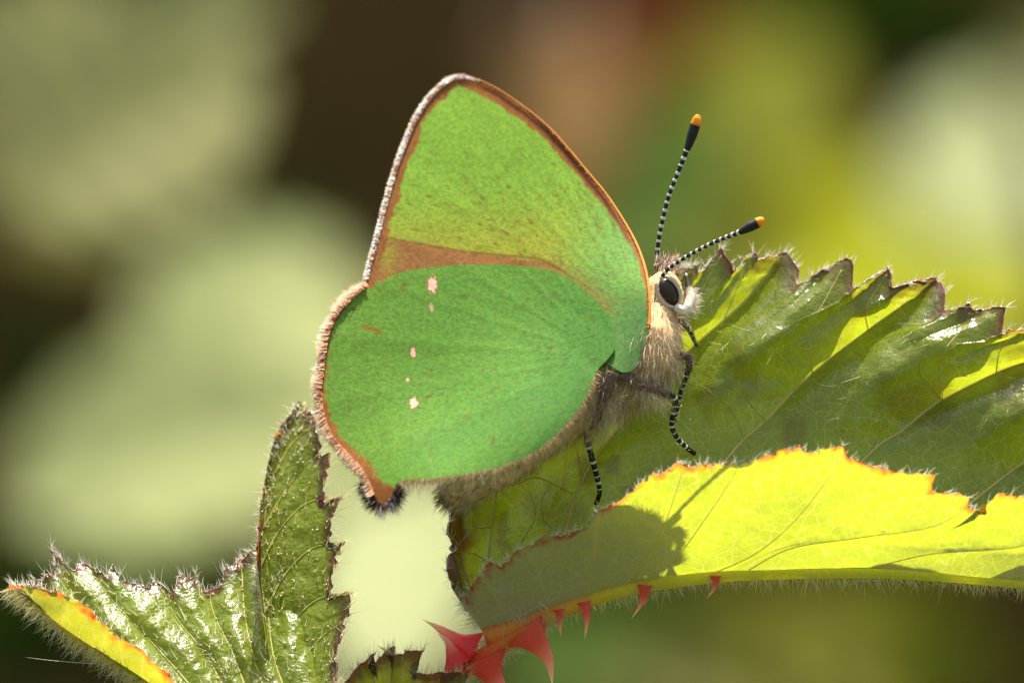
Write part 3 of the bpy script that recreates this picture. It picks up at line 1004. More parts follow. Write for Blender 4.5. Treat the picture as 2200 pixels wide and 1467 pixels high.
def fore_col(px, py, de):
    costa = seg_dist(px, py, FORE[:14]); term = seg_dist(px, py, FORE[13:26])
    c = np.broadcast_to(srgb(120, 200, 68), px.shape + (3,)).copy()
    c = lerp(c, np.broadcast_to(srgb(146, 188, 62), c.shape), sstep(380, 560, py) * sstep(1330, 1150, px) * 0.9)
    c = lerp(c, np.broadcast_to(srgb(96, 172, 78), c.shape), sstep(1170, 1360, px + 0.4 * (py - 500)))
    c = lerp(c, np.broadcast_to(srgb(76, 146, 76), c.shape), sstep(590, 700, py) * sstep(1240, 1390, px))
    c = lerp(c, np.broadcast_to(srgb(120, 120, 60), c.shape), np.exp(-((seg_dist(px, py, [(1190, 575), (1250, 610), (1300, 660)])) / 22) ** 2) * 0.55)
    ang = np.arctan2(py - 690, px - 1385)
    rad = np.hypot(py - 690, px - 1385)
    st = vnoise(ang * 26, rad / 260, 71) - 0.5
    fine = vnoise(ang * 150, rad / 30, 72) - 0.5
    c = c * (1 + 0.10 * st + 0.16 * fine)[..., None]
    f = flecks(px, py, 300, (850, 380, 1380, 650), 6.0, 3, (1385, 690)) * 0.75
    f = np.maximum(f, flecks(px, py, 46, (900, 330, 1330, 560), 8.0, 5, (1385, 690)))
    c = lerp(c, np.broadcast_to(srgb(104, 82, 36), c.shape), f * 0.62)
    brown = srgb(136, 122, 66)
    line = np.interp(px, [780, 830, 1000, 1100, 1180, 1260], [500, 511, 541, 553, 562, 600])
    wedge = sstep(-4, 5, py - line + 7 * (fbm(px / 14, py / 14, 9) - 0.5)) * sstep(1215, 1150, px)
    wedge = wedge * (1 - 0.55 * np.exp(-(np.hypot((px - 835) / 22, (py - 550) / 34)) ** 2))
    c = lerp(c, np.broadcast_to(brown, c.shape) * (0.9 + 0.3 * fbm(px / 30, py / 12, 2))[..., None], wedge)
    c = lerp(c, np.broadcast_to(srgb(110, 70, 35), c.shape), np.exp(-(seg_dist(px, py, [(830, 511), (1000, 541), (1160, 556), (1215, 585)]) / 3.0) ** 2) * 0.6)
    nz = fbm(px / 16, py / 16, 55) - 0.5
    scal = 5 * np.abs(np.sin(np.arctan2(py - 690, px - 1385) * 17))
    bt = 1 - sstep(-3, 3, term - (17 + 16 * nz + scal))
    wc = np.interp(py, [160, 240, 420, 560, 700], [24, 26, 20, 9, 3])
    bc = 1 - sstep(-3, 3, costa - (wc + 10 * nz))
    c = lerp(c, np.broadcast_to(srgb(136, 112, 56), c.shape), np.maximum(bt, bc))
    dark = np.exp(-((costa - 10) / 5.0) ** 2) * sstep(590, 420, py) * sstep(1000, 1050, px)  # shadow of the gap to the far wing, put into the colour
    c = lerp(c, np.broadcast_to(srgb(62, 34, 14), c.shape), dark * 0.9)
    return c


def hind_col(px, py, de):
    c = np.broadcast_to(srgb(88, 168, 63), px.shape + (3,)).copy()
    c = lerp(c, np.broadcast_to(srgb(97, 172, 62), c.shape), sstep(1000, 750, px) * 0.8)
    c = lerp(c, np.broadcast_to(srgb(70, 146, 62), c.shape), sstep(1010, 1300, px + 0.35 * (py - 760)) * 0.9)
    c = lerp(c, np.broadcast_to(srgb(72, 152, 66), c.shape), sstep(60, 0, seg_dist(px, py, [(1270, 800), (1050, 900), (900, 975)])) * 0.45)
    ang = np.arctan2(py - 765, px - 1300); rad = np.hypot(py - 765, px - 1300)
    a2 = np.mod(ang, 2 * np.pi)
    st = vnoise(a2 * 22, rad / 300, 81) - 0.5
    fine = vnoise(a2 * 140, rad / 28, 82) - 0.5
    c = c * (1 + 0.06 * st + 0.09 * fine)[..., None]
    f = flecks(px, py, 190, (720, 600, 1290, 1000), 5.0, 13, (1300, 765)) * 0.7
    f = np.maximum(f, flecks(px, py, 26, (740, 610, 1200, 980), 8.0, 16, (1300, 765)))
    c = lerp(c, np.broadcast_to(srgb(96, 84, 36), c.shape), f * 0.75)
    f = np.maximum(flecks(px, py, 60, (1150, 640, 1300, 790), 4.0, 19, (1330, 690)), 0) * 0.6
    c = lerp(c, np.broadcast_to(srgb(30, 66, 34), c.shape), f)
    out = seg_dist(px, py, HIND[10:26])
    nz = fbm(px / 14, py / 14, 66) - 0.5
    w = np.interp(py, [590, 640, 760, 860, 950, 1040], [3, 6, 8, 13, 18, 26])
    b = 1 - sstep(-3, 3, out - (w + 10 * nz + 16 * (vnoise(px / 7, py / 7, 68) - 0.5)))
    c = lerp(c, np.broadcast_to(srgb(140, 116, 58), c.shape) * (0.8 + 0.4 * fbm(px / 12, py / 12, 67))[..., None], b)
    tail = sstep(1034, 1046, py + 0.5 * (822 - px) * (px < 822) - 0.9 * (px - 838) * (px > 838))
    c = lerp(c, np.broadcast_to(srgb(122, 98, 46), c.shape), tail)
    for cx, cy, rx, ry, a in ((929, 612, 11, 17, 1), (888, 757, 6, 10, .9), (889, 866, 8, 12, 1), (926, 659, 5, 10, .45), (876, 815, 4, 4, .8), (800, 706, 22, 5, .0)):
        d = np.hypot((px - cx) / rx, (py - cy) / ry) + 1.0 * (fbm(px / 5, py / 5, 90) - 0.5)
        c = lerp(c, np.broadcast_to(srgb(150, 90, 45), c.shape), (1 - sstep(1.0, 1.35, d)) * a * 0.4)
        c = lerp(c, np.broadcast_to(srgb(236, 228, 196), c.shape), (1 - sstep(0.8, 1.05, d)) * a)
    d = seg_dist(px, py, [(782, 702), (800, 706), (815, 715)])
    c = lerp(c, np.broadcast_to(srgb(140, 90, 40), c.shape), np.exp(-(d / 4) ** 2) * 0.8)
    return c


def wing_mesh(name, outline, center, nang, nrad, colf, offf, base, gain):
    o = catmull(outline, nang, True)
    t = np.linspace(0, 1, nrad) ** 0.85
    c = np.asarray(center, float)
    g = c + (o - c)[:, None, :] * t[None, :, None]
    px, py = g[..., 0], g[..., 1]
    ang = np.arctan2(py - base[1], px - base[0]); rad = np.hypot(py - base[1], px - base[0])
    a2 = np.mod(ang, 2 * np.pi)
    ridge = np.abs(np.sin(a2 * 13.0 + 0.6)) ** 10
    off = offf(px, py) - 0.0013 * ridge * sstep(40, 200, rad) + 0.02 * (fbm(px / 260, py / 260, 4) - 0.5)
    col = colf(px, py, None) * gain
    v = W(px, py, off).reshape(-1, 3)
    i = np.arange(nang)[:, None]; j = np.arange(nrad - 1)[None]
    k = (i + 1) % nang
    f = np.stack([i * nrad + j, i * nrad + j + 1, k * nrad + j + 1, k * nrad + j], -1).reshape(-1, 4)
    return mesh(name, v, f, col.reshape(-1, 3)), o


def fringe(outline_px, a, b, n, lo, hi, c0, c1, offf, rad=0.0022, tilt=(0, 0), lenf=None, jit=0.12, layers=0.010, mixc=None):
    """scale hairs standing out from a stretch of the margin"""
    c = catmull(outline_px[a:b], 400)
    d = np.gradient(c, axis=0)
    nr = np.stack([d[:, 1], -d[:, 0]], 1); nr /= np.linalg.norm(nr, axis=1)[:, None]
    cen = np.mean(np.asarray(outline_px, float), 0)
    s = np.sign(((c - cen) * nr).sum(1).mean()); nr *= s
    k = rng.integers(0, 400, n)
    p = c[k] - nr[k] * rng.uniform(0, 5, n)[:, None]
    dr = nr[k] + np.array(tilt)[None] + rng.normal(0, jit, (n, 2))
    L = rng.uniform(lo, hi, n) * (1 if lenf is None else lenf(k / 400.0))
    r = W(p[:, 0], p[:, 1], offf(p[:, 0], p[:, 1]) + rng.uniform(-layers, layers, n))
    e = W(p[:, 0] + dr[:, 0], p[:, 1] + dr[:, 1], offf(p[:, 0], p[:, 1]) + rng.normal(0, 0.25, n) / PPC) - W(p[:, 0], p[:, 1], offf(p[:, 0], p[:, 1]))
    g = rng.uniform(0.75, 1.15, (n, 1))
    if mixc is not None:
        w = rng.random((n, 1)) ** 1.6 * (np.abs(np.sin(k / 400.0 * math.pi * 5.5))[:, None] < 0.35) + rng.random((n, 1)) * 0.15
        w = np.clip(w * 0.8, 0, 1)
        c1 = np.asarray(c1)[None] * (1 - w) + np.asarray(mixc)[None] * w
        c0 = np.asarray(c0)[None] * (1 - w) + np.asarray(mixc)[None] * w * 0.8
        return strands(r, e, L / PPC, rng.normal(0, 0.12, (n, 3)), rad, c0 * g, c1 * g)
    return strands(r, e, L / PPC, rng.normal(0, 0.08, (n, 3)), rad, np.asarray(c0)[None] * g, np.asarray(c1)[None] * g)


WGAIN = np.array([1.27, 0.75, 0.86])


def butterfly_wings():
    far_off = lambda px, py: 0.02 + 0.155 * np.exp(-(seg_dist(px, py, BODY_AXIS) / 150.0) ** 2)
    fo_off = lambda px, py: near_off(px, py) + 0.022
    hi_off = lambda px, py: near_off(px, py) - 0.002
    ff_off = lambda px, py: far_off(px, py) + 0.0
    fh_off = lambda px, py: far_off(px, py) + 0.024
    BR, WH, PK = srgb(176, 110, 54), srgb(255, 253, 250), srgb(255, 238, 222)
    for far in (0, 1):
        res = (420, 60) if far else (860, 140)
        me, of = wing_mesh('forewing', FORE, (1090, 480), *res, fore_col, ff_off if far else fo_off, (1385, 690), WGAIN)
        fw = link('forewing', me, fly, [M_WING])
        offf = ff_off if far else fo_off
        n = 0.5 if far else 1
        strand_obj('fringe', [
            fringe(FORE, 13, 26, int(1500 * n), 4, 10, BR, BR * 1.1, offf),
            fringe(FORE, 12, 26, int(5200 * n), 3, 12, WH * 0.9, WH, offf, 0.0022, lenf=lambda t: 0.25 + 0.75 * sstep(0.0, 0.10, t), jit=0.13, mixc=srgb(215, 180, 140)),
            fringe(FORE, 0, 13, int(900 * n), 2, 6, srgb(200, 150, 70), srgb(240, 205, 130), offf, 0.002, (-0.8, -0.6))], M_FRINGE, fw)
        ce = catmull(FORE[:14], 90)
        tube_obj('edge_vein', W(ce[:, 0], ce[:, 1], offf(ce[:, 0], ce[:, 1])), np.linspace(0.0075, 0.004, 90), M_BODY, fw, 8,
                 np.stack([np.interp(np.linspace(0, 1, 90), [0, .4, 1], [q[k] for q in (srgb(215, 130, 45), srgb(200, 125, 45), srgb(150, 90, 40))]) for k in range(3)], 1))
        me, of = wing_mesh('hindwing', HIND, (940, 840), *res, hind_col, fh_off if far else hi_off, (1300, 765), WGAIN)
        hw = link('hindwing', me, fly, [M_WING])
        offf = fh_off if far else hi_off
        tuft = lambda t: 0.72 + 0.45 * np.abs(np.sin(t * math.pi * 5.5)) ** 0.7
        strand_obj('fringe', [
            fringe(HIND, 11, 25, int(2000 * n), 5, 12, BR * 0.9, BR * 1.15, offf, 0.0024, (-0.1, 0.25), tuft),
            fringe(HIND, 11, 25, int(3800 * n), 9, 23, srgb(232, 190, 150), PK, offf, 0.0023, (-0.1, 0.30), tuft, 0.2, 0.02, BR),
            fringe(HIND, 23, 29, int(520 * n), 16, 40, srgb(70, 44, 28), srgb(34, 24, 18), offf, 0.0022, (-0.15, 0.5), None, 0.2),
            fringe(HIND, 25, 28, int(60 * n), 34, 48, srgb(220, 205, 190), WH, offf, 0.0020, (-0.1, 0.4), None, 0.2),
            fringe(HIND, 28, 38, int(1500 * n), 6, 20, srgb(170, 135, 95), srgb(215, 190, 155), offf, 0.0014, (-0.5, 0.2), None, 0.25, 0.03),
            fringe(HIND, 28, 33, int(240 * n), 20, 58, srgb(200, 180, 140), srgb(225, 210, 180), offf, 0.0010, (-0.35, 0.4), None, 0.3, 0.03)], M_FRINGE, hw)


butterfly_wings()


def body():
    sp = np.array([(1462, 616, 16), (1455, 618, 34), (1440, 624, 46), (1418, 640, 46), (1404, 664, 44), (1398, 700, 62), (1385, 745, 80), (1356, 792, 72), (1304, 836, 54), (1240, 880, 50), (1170, 930, 47), (1100, 980, 48), (1040, 1020, 42), (990, 1050, 34), (962, 1066, 26), (950, 1072, 11)], float)
    c = catmull(sp, 90)
    path = W(c[:, 0], c[:, 1], 0.0)
    r = c[:, 2] / PPC
    v, q, tr, ring = tube(path, r, 28)
    v = path[ring] + (v - path[ring]) * np.array([1, 0.82, 1])
    v += (rng.random(v.shape) - 0.5) * 0.012
    col = np.tile(srgb(205, 176, 132), (90, 1)) * (0.8 + 0.3 * rng.random((90, 1)))
    b = link('body', mesh('body', v, [q, tr], col[ring]), fly, [M_BODY])
    # fur
    nr = v - path[ring]; nr /= np.linalg.norm(nr, axis=1)[:, None] + 1e-9
    tang = np.gradient(path, axis=0); tang /= np.linalg.norm(tang, axis=1)[:, None]
    back = tang[ring]
    parts = []

    def fur(n, r0, r1, lo, hi, cols, nlean, blean, rad=0.0015, down=0.0):
        ok = np.where((ring >= r0) & (ring <= r1) & (nr[:, 1] < 0.75))[0]
        k = ok[rng.integers(0, len(ok), n)]
        root = v[k] - nr[k] * 0.012 + rng.normal(0, 0.008, (n, 3))
        rp = root[:, 0] * PPC + CX; rq = CY - root[:, 2] * PPC
        keep = ~((rp < 1366) & (rp > 1270) & (rq < 792) & (nr[k][:, 1] < 0.3))
        root = root[keep]; k = k[keep]; n = len(k)
        d = nr[k] * nlean + back[k] * blean + rng.normal(0, 0.22, (n, 3)) + np.array([0.0, 0, -down])
        cc = np.array([srgb(*x) for x in cols])[rng.integers(0, len(cols), n)] * rng.uniform(0.75, 1.15, (n, 1))
        parts.append(strands(root, d, rng.uniform(lo, hi, n) / PPC, rng.normal(0, 0.15, (n, 3)) + np.array([0, 0, -0.15]), rad, cc * 0.8, cc))

    tan = [(232, 212, 168), (241, 226, 190), (212, 186, 142), (250, 240, 214)]
    grey = [(180, 152, 122), (150, 124, 98), (208, 184, 154)]
    fur(2600, 22, 42, 22, 62, tan, 0.55, 0.9, 0.0014, 0.2)
    fur(1700, 28, 48, 22, 62, [(214, 192, 150), (232, 214, 178), (190, 160, 115)], 0.6, 0.6, 0.0012, 0.7)
    fur(2600, 48, 88, 12, 34, tan + grey, 0.35, 1.0, 0.0013, 0.25)
    fur(500, 76, 89, 10, 22, [(150, 125, 105), (120, 96, 80)], 0.2, 1.2, 0.002)
    fur(3200, 8, 30, 10, 26, tan + grey, 0.5, 0.8, 0.0015)
    fur(1900, 13, 30, 12, 32, tan + grey, 0.6, 0.7, 0.0014)
    fur(420, 2, 12, 6, 14, [(150, 120, 88), (190, 160, 120), (235, 225, 210), (110, 86, 62)], 0.9, -0.2, 0.0014)
    # tuft on the crown and the hairy palps
    n = 420
    cr = W(rng.uniform(1404, 1460, n), rng.uniform(560, 590, n), rng.uniform(-0.07, 0.1, n))
    cc = np.array([srgb(150, 120, 90), srgb(240, 225, 215), srgb(120, 92, 66)])[rng.integers(0, 3, n)]
    parts.append(strands(cr, np.array([[0.35, -0.2, 0.9]]) + rng.normal(0, 0.3, (n, 3)), rng.uniform(14, 34, n) / PPC, 0, 0.0015, cc * 0.8, cc))
    strand_obj('fur', parts, M_FUR, b)
    # palps
    for dy in (-0.06, 0.05):
        pp = catmull([(1452, 660), (1474, 668), (1484, 640), (1478, 610), (1474, 588)], 30)
        pth = W(pp[:, 0], pp[:, 1], dy - 0.02)
        vv, qq, tt, rg = tube(pth, np.interp(np.linspace(0, 1, 30), [0, .3, .65, .8, 1], [9, 12, 10, 6, 2]) / PPC, 10)
        pc = np.stack([np.interp(np.linspace(0, 1, 30), [0, .6, .72, .95, 1], [q_[k] for q_ in (srgb(225, 215, 200), srgb(210, 195, 180), srgb(30, 24, 20), srgb(30, 24, 20), srgb(230, 225, 220))]) for k in range(3)], 1)
        pl = link('palp', mesh('palp', vv, [qq, tt], pc[rg]), fly, [M_BODY])
        n = 220
        k = rng.integers(0, 20, n)
        rt = pth[k] + rng.normal(0, 0.012, (n, 3))
        strand_obj('palp_hairs', [strands(rt, np.array([[0.75, -0.25, -0.35]]) + rng.normal(0, 0.35, (n, 3)), rng.uniform(10, 30, n) / PPC, 0, 0.0014, srgb(185, 172, 150), srgb(228, 220, 205))], M_FUR, pl)
    # eye: a tall dark oval tilted forward, with a pale rim
    ca, sa = math.cos(math.radians(27)), math.sin(math.radians(27))
    k = 1 / PPC
    ex, ez = np.array([ca, 0, sa]), np.array([-sa, 0, ca])
    # long axis runs from upper left to lower right
    lng = np.array([0.48, 0, -0.88]); sht = np.array([0.88, 0, 0.48])
    ctr = W(1437, 627, -0.085)
    v, f = ell(ctr, [sht * 19.5 * k, np.array([0, -0.040, 0]), lng * 31.5 * k], 36, 24)
    eye = link('eye', mesh('eye', v, f), fly, [M_EYE])
    th = np.linspace(0, 2 * np.pi, 80)
    rr = ctr[None] + np.cos(th)[:, None] * sht * 23 * k + np.sin(th)[:, None] * lng * 36 * k + np.array([0, -0.020, 0])
    wdt = 4.6 * k * (0.75 + 0.4 * np.abs(np.cos(th)))
    # the rim is open at the antenna socket
    sel = (np.sin(th) > -0.93)
    i0 = 24
    order = [(i + 68) % 79 for i in range(79)]
    keep = [i for i in order if not (math.sin(th[i]) < -0.90 and math.cos(th[i]) < 0.35)]
    # rotate so that the gap falls between the ends
    gaps = [j for j in range(1, len(keep)) if (keep[j] - keep[j - 1]) % 79 != 1]
    if gaps:
        keep = keep[gaps[0]:] + keep[:gaps[0]]
    rp = rr[keep]; wp = wdt[keep]
    wp[:4] *= [0.3, 0.6, 0.8, 0.95]; wp[-4:] *= [0.95, 0.8, 0.6, 0.3]
    v, q, tr, ring = tube(rp, wp, 8)
    v += (rng.random(v.shape) - 0.5) * 0.004
    link('eye_rim', mesh('eye_rim', v, [q, tr]), eye, [M_CREAM])
    return b


BODY = body()


def banded(name, path, radii, marks, parent, n=10):
    """tube whose rings are black or white (0/1) by marks(t)"""
    v, q, tr, ring = tube(path, radii, n)
    m = len(path)
    rq = ring[q[:, 0]] / (m - 1)
    mi = np.array([marks(t) for t in rq])
    mi = np.concatenate([mi, np.zeros(len(tr), int)])
    o = link(name, mesh(name, v, [q, tr], None, True, mi), parent, [M_BLACK, M_WHITE])
    return o


def antennae():
    for pts, club, y0, y1, nb in (([(1411, 600, 0), (1411, 560, 0), (1418, 500, 0), (1436, 425, 0), (1458, 368, 0), (1476, 322, 0)], [(1475, 326), (1484, 300), (1493, 272), (1500, 247)], 0.08, 0.02, 17),
                                  ([(1416, 606, 0), (1432, 582, 0), (1470, 555, 0), (1530, 523, 0), (1590, 499, 0)], [(1588, 500), (1606, 490), (1624, 481), (1642, 471)], -0.08, -0.42, 15)):
        c = catmull(pts, 200)
        t = np.linspace(0, 1, 200)
        yb = plane_y(600) + y0 + (y1 - y0) * t ** 1.3
        ph = (t * nb) % 1.0
        rad = (4.2 + 1.3 * (ph > 0.62) * np.sin(np.clip((ph - 0.62) / 0.38, 0, 1) * math.pi) + 1.4 * sstep(0.8, 1, t)) / PPC
        a = banded('antenna', P(c[:, 0], c[:, 1], yb), rad, lambda s: int(((s * nb) % 1.0) > 0.52 + 0.22 * float(_hash(np.array(math.floor(s * nb)), np.array(nb), 5))), fly)
        cc = catmull(club, 50); tt = np.linspace(0, 1, 50)
        rad = np.interp(tt, [0, .15, .45, .75, .9, 1], [5.5, 8, 11, 11, 9, 4.5]) / PPC
        tube_obj('club', P(cc[:, 0], cc[:, 1], yb[-1])[:39], rad[:39], M_BLACK, a, 14)
        tube_obj('club_tip', P(cc[:, 0], cc[:, 1], yb[-1])[35:], rad[35:] * np.linspace(1.06, 1, 15), M_ORANGE, a, 14)


antennae()


def legs():
    def foot(px, py):
        return drop(BV_BACK, px, py, 0.3)[1]
    specs = [
        # px, py, radius; depth runs from the chest to the leaf
        ([(1318, 800, 14), (1300, 850, 14), (1290, 890, 12), (1262, 932, 9), (1272, 985, 8.5), (1284, 1030, 7.5), (1288, 1058, 6.5), (1281, 1082, 6.5)], -0.20, 0.40),
        ([(1330, 806, 12), (1378, 828, 13), (1420, 842, 12), (1450, 856, 9), (1446, 890, 8), (1444, 918, 7.5), (1458, 945, 7), (1476, 962, 6.5), (1492, 974, 7)], -0.14, 0.42),
        ([(1400, 740, 12), (1440, 762, 12), (1478, 768, 9), (1478, 795, 8), (1464, 838, 6.5), (1458, 862, 6), (1450, 898, 5.5), (1444, 924, 5)], -0.04, 0.45),
        ([(1420, 670, 10), (1452, 684, 8), (1474, 700, 7), (1490, 728, 6), (1496, 742, 5)], 0.12, 0.5)]
    for k, (pts, ya, split) in enumerate(specs):
        c = catmull(pts, 120)
        yb = foot(pts[-1][0], pts[-1][1]) - 0.012
        t = np.linspace(0, 1, 120)
        y0 = plane_y(pts[0][1]) + ya
        y = y0 + (yb - y0) * t ** 1.6
        pth = P(c[:, 0], c[:, 1], y)
        def marks(s, sp=split):
            if s < sp:
                return 0
            f = (s - sp) * (13 + 6 * s)
            return int(f % 1.0 > (0.62 + 0.3 * float(_hash(np.array(math.floor(f)), np.array(3), 9)))) if s < 0.93 else 0
        v, q, tr, ring = tube(pth, c[:, 2] * np.interp(t, [0, split, 1], [0.95, 0.78, 0.78]) / PPC, 12)
        rq = ring[q[:, 0]] / 119.0
        mi = np.array([2 if s < split else marks(s) for s in rq])
        mi = np.concatenate([mi, np.zeros(len(tr), int)])
        me = mesh('leg', v, [q, tr], np.tile(srgb(112, 92, 76), (len(v), 1)), True, mi)
        lg = link('leg', me, fly, [M_BLACK, M_WHITE, M_BODY])
        # short scales along the thigh, sparse white scales further down, long pale fringe under the second one
        n = 500
        kk = rng.integers(0, int(split * 119), n)
        g = np.array([srgb(150, 125, 100), srgb(110, 90, 76), srgb(205, 190, 170)])[rng.integers(0, 3, n)]
        tg = np.gradient(pth, axis=0); tg /= np.linalg.norm(tg, axis=1)[:, None]
        root = pth[kk] + rng.normal(0, 1, (n, 3)) * (c[kk, 2] / PPC * 0.6)[:, None]
        parts = [strands(root, tg[kk] * 0.9 + rng.normal(0, 0.35, (n, 3)), rng.uniform(8, 20, n) / PPC, 0, 0.0016, g * 0.8, g)]
        n = 160
        kk = rng.integers(int(split * 119), 112, n)
        root = pth[kk] + rng.normal(0, 1, (n, 3)) * (c[kk, 2] / PPC * 0.55)[:, None]
        parts.append(strands(root, tg[kk] * 0.9 + rng.normal(0, 0.3, (n, 3)), rng.uniform(5, 10, n) / PPC, 0, 0.0013, srgb(200, 185, 160), srgb(235, 225, 205)))
        if k in (0, 1):
            n = 380
            kk = rng.integers(20, int(split * 119), n)
            dd = np.array([[0.5, -0.1, -0.8]]) if k == 0 else np.array([[0.05, -0.1, -1.0]])
            parts.append(strands(pth[kk], dd + rng.normal(0, 0.3, (n, 3)), rng.uniform(24, 62, n) / PPC, rng.normal(0, 0.2, (n, 3)), 0.0010, srgb(205, 190, 140), srgb(235, 225, 190)))
        strand_obj('leg_scales', parts, M_FUR, lg)


legs()


# ------------------------------------------------------------------ background: blurred bramble sprays between the bank and the butterfly
def spray_leaf_mesh(seed):
    """a toothed, slightly folded leaf about 1 long along +X, upper side +Z"""
    r = np.random.default_rng(seed)
    nu, nv = 41, 13
    u = np.linspace(0, 1, nu)
    half = 0.40 * np.sin(np.pi * u ** 0.75) ** 0.8 * (1 - 0.25 * u)
    saw = 1 - 0.13 * ((u * 11) % 1.0)
    w = half * saw
    s = np.linspace(-1, 1, nv)
    X = np.repeat(u[:, None], nv, 1) + 0.10 * np.abs(s)[None] * np.sin(np.pi * u)[:, None]
    Y = w[:, None] * s[None]
    Z = 0.22 * np.abs(Y) - 0.18 * u[:, None] ** 2 + 0.02 * np.sin(u[:, None] * 40) * np.abs(s)[None] + r.normal(0, 0.004, X.shape)
    v = np.stack([X, Y, Z], -1).reshape(-1, 3)
    return mesh('leaf', v, grid_faces(nu, nv))


LEAF_SHAPES = [spray_leaf_mesh(k) for k in range(3)]


def bg_mat(name, up, tr, rough=0.45, fac=0.35):
    t = NT(name)
    tc = t.n('ShaderNodeTexCoord').outputs['Object']
    nz = t.n('ShaderNodeTexNoise', i_Scale=4.0, i_Detail=4.0); t.l(tc, nz.inputs['Vector'])
    wv = t.n('ShaderNodeTexWave', i_Scale=3.0, i_Distortion=2.0); t.l(tc, wv.inputs['Vector'])
    f = t.math('MULTIPLY_ADD', nz.outputs[0], 0.6, 0.7)
    f = t.math('MULTIPLY', f, t.math('MULTIPLY_ADD', wv.outputs[0], 0.2, 0.9))
    cb = t.n('ShaderNodeCombineColor')
    for k in range(3):
        t.l(f, cb.inputs[k])
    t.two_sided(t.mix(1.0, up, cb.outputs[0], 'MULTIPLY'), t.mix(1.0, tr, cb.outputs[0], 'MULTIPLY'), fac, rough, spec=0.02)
    return t.m


BG = {
    'pale': bg_mat('pale_leaf', (0.165, 0.178, 0.070), (0.14, 0.16, 0.045)),
    'mid': bg_mat('mid_leaf', (0.28, 0.32, 0.140), (0.23, 0.27, 0.08)),
    'cream': bg_mat('cream_leaf', (0.32, 0.36, 0.185), (0.27, 0.31, 0.11)),
    'olive': bg_mat('olive_leaf', (0.125, 0.130, 0.034), (0.11, 0.13, 0.020)),
    'lime': bg_mat('lime_leaf', (0.28, 0.31, 0.008), (0.33, 0.37, 0.006), 0.6),
    'moss': bg_mat('moss_leaf', (0.13, 0.145, 0.012), (0.14, 0.16, 0.008), 0.6),
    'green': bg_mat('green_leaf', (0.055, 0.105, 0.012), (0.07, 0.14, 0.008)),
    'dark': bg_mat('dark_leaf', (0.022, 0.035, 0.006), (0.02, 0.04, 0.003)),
    'tan': bg_mat('withered_leaf', (0.19, 0.115, 0.045), (0.15, 0.08, 0.02), 0.7),
    'red': bg_mat('red_leaf', (0.11, 0.03, 0.006), (0.12, 0.025, 0.005), 0.6),
}
M_CANE = m_plain('bramble_cane', (0.085, 0.045, 0.025), 0.6, 0.3, 0, 0.3, 3)


def spray(label, leaves, cane):
    """leaves: (px, py, length px, width px, angle, depth, colour, tilt); cane: (px, py, depth) points"""
    root = P(*cane[0])
    s = thing('bramble_spray', label, 'bramble', 'blurred bramble sprays behind the butterfly', tuple(root))
    cp = catmull([P(*c) for c in cane], 40)
    st = link('cane', None if False else mesh('cane', *(lambda a: (a[0], [a[1], a[2]]))(tube(cp, np.linspace(0.32, 0.12, 40), 8))), s, [M_CANE])
    for i, (px, py, ln, wd, ang, d, mat, tilt) in enumerate(leaves):
        k = (DIST + d) / DIST / PPC
        L = ln * k; Wd = wd * k / 0.72
        c = P(px, py, d)
        a = math.radians(ang); tn = math.tan(math.radians(tilt))
        xd = np.array([math.cos(a), math.sin(a) * tn, math.sin(a)])
        yd = np.array([-math.sin(a), math.cos(a) * tn, math.cos(a)])
        nz = np.cross(xd, yd); nz /= np.linalg.norm(nz)
        if nz[1] > 0:
            nz = -nz
        sh = LEAF_SHAPES[i % 3]
        lv = np.empty(len(sh.vertices) * 3, np.float32); sh.vertices.foreach_get('co', lv); lv = lv.reshape(-1, 3)
        pos = c - xd * L * 0.5
        wv = pos + lv[:, :1] * L * xd + lv[:, 1:2] * Wd * yd + lv[:, 2:3] * L * nz
        link('leaf', mesh('leaf', wv, grid_faces(41, 13)), s, [BG[mat]])
        # leaf stalk from the cane to the leaf
        j = int(np.argmin(np.linalg.norm(cp - pos, axis=1)))
        tube_stalk = catmull([cp[j], (cp[j] + pos) / 2 + np.array([0, 0, 0.3]), pos], 10)
        link('leaf_stalk', mesh('leaf_stalk', *(lambda a_: (a_[0], [a_[1], a_[2]]))(tube(tube_stalk, 0.06, 6))), s, [M_CANE])
    return s


spray('big pale olive blurred leaves level with the white-fringed forewing edge', [
    (300, 260, 640, 520, 35, 36, 'pale', 40), (60, 120, 560, 420, 60, 44, 'pale', 34), (120, 420, 420, 300, -20, 46, 'olive', 30), (420, 20, 420, 260, 15, 42, 'pale', 35)],
    [(-700, 5200, 40), (-500, 1200, 42), (-200, 500, 44), (100, 200, 46)])
spray('pale sunlit blurred leaves behind the brown hindwing edge', [
    (520, 680, 620, 420, 50, 50, 'mid', 45), (400, 960, 800, 460, 20, 46, 'mid', 45), (650, 830, 640, 520, 70, 54, 'mid', 48)],
    [(300, 5200, 62), (250, 1900, 62), (330, 1150, 60), (560, 640, 58)])
spray('bright cream-green blurred leaf below the abdomen', [
    (850, 1230, 520, 400, 85, 40, 'cream', 55), (1000, 1120, 360, 300, 40, 44, 'cream', 50)],
    [(1100, 5200, 48), (1000, 2200, 46), (900, 1500, 45), (880, 1200, 44)])
spray('withered tan and red blurred leaves above the forewing', [
    (1240, 230, 420, 260, 80, 62, 'tan', 40), (1390, 30, 420, 220, 20, 74, 'red', 30), (1180, 420, 320, 220, 60, 70, 'tan', 20), (1120, 140, 200, 120, 30, 66, 'tan', 20)],
    [(1500, 5200, 80), (1450, 1500, 76), (1300, 500, 72), (1250, 0, 68)])
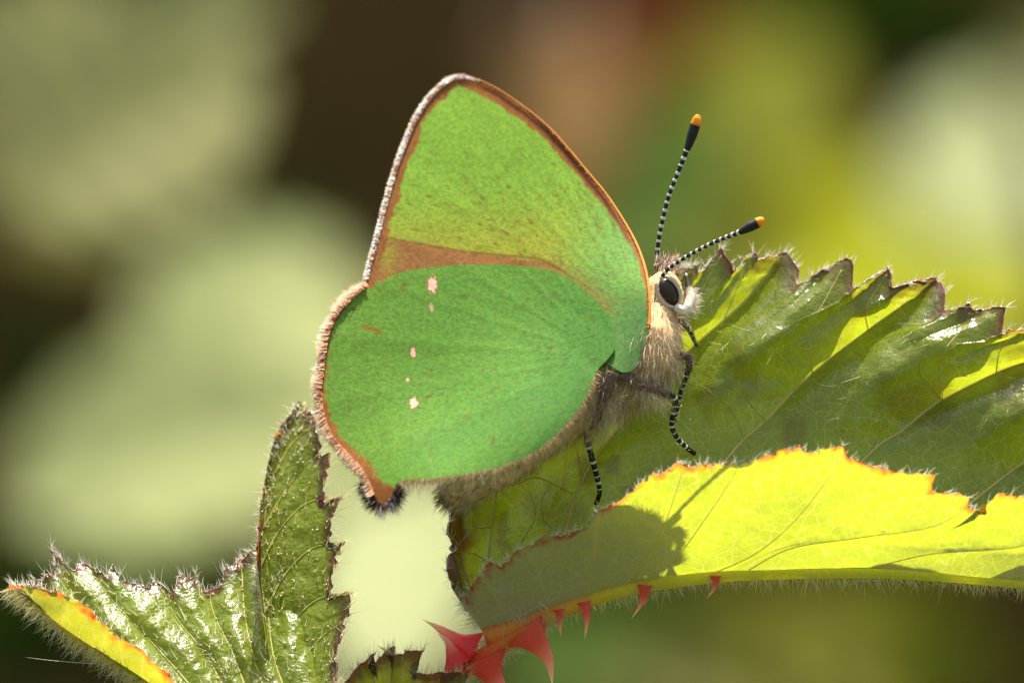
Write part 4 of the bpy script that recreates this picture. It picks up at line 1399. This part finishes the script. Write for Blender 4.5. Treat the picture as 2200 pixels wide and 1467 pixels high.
spray('yellow-green glowing blurred leaves behind the antennae', [
    (1620, 250, 620, 400, 70, 74, 'moss', 45), (1880, 560, 680, 400, 10, 66, 'lime', 50), (1440, 360, 360, 240, 60, 48, 'green', 35), (1560, 500, 420, 300, -15, 62, 'moss', 40), (1350, 520, 300, 240, 30, 60, 'green', 40)],
    [(1900, 5200, 90), (1800, 1500, 84), (1700, 600, 78), (1600, 200, 78)])
spray('pale rounded blurred leaf beyond the far end of the folded leaf', [
    (2150, 380, 620, 480, 80, 64, 'cream', 45), (2250, 150, 300, 200, 50, 52, 'pale', 35), (2090, 640, 420, 300, 20, 56, 'lime', 50)],
    [(2500, 5200, 60), (2450, 1500, 58), (2300, 700, 52), (2200, 200, 50)])
spray('olive blurred leaves under the red prickles', [
    (1300, 1400, 520, 300, 15, 64, 'green', 45), (1650, 1400, 520, 360, 10, 70, 'moss', 45), (1950, 1380, 460, 300, -15, 66, 'moss', 40), (2000, 1480, 400, 200, 20, 62, 'moss', 40), (1500, 1480, 400, 200, -10, 58, 'olive', 45), (1420, 1320, 420, 240, 10, 72, 'moss', 45)],
    [(1700, 5200, 84), (1700, 2600, 80), (1680, 1700, 76), (1700, 1420, 74)])
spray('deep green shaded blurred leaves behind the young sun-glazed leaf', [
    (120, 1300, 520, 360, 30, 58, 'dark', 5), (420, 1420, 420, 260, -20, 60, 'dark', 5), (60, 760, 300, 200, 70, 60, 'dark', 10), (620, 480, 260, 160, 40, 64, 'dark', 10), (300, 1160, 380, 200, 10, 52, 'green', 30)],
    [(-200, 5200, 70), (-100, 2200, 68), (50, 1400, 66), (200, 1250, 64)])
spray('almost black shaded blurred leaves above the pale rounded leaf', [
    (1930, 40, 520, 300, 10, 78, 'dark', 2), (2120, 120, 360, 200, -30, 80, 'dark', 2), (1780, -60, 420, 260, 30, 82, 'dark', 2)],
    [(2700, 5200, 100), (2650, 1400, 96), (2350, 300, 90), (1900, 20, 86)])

# the same thicket goes on to either side of what the photograph frames
kinds = ['pale', 'mid', 'olive', 'moss', 'green', 'dark', 'lime']
r2 = np.random.default_rng(23)
for i in range(16):
    side = -1 if i % 2 else 1
    cx = 1100 + side * r2.uniform(1750, 5600)
    d0 = r2.uniform(40, 76)
    lv = []
    for k in range(5):
        lv.append((cx + r2.uniform(-420, 420), r2.uniform(-250, 1650), r2.uniform(380, 640), r2.uniform(260, 420), r2.uniform(-30, 90), d0 + r2.uniform(-4, 4), kinds[r2.integers(0, 7)], r2.uniform(25, 50)))
    b = spray('mixed olive and green bramble spray further along the bank', lv, [(cx - 200, 5600, d0 + 12), (cx - 100, 2400, d0 + 10), (cx, 1300, d0 + 8), (cx + 120, 200, d0 + 8)])
    b['group'] = 'bramble sprays further along the bank'
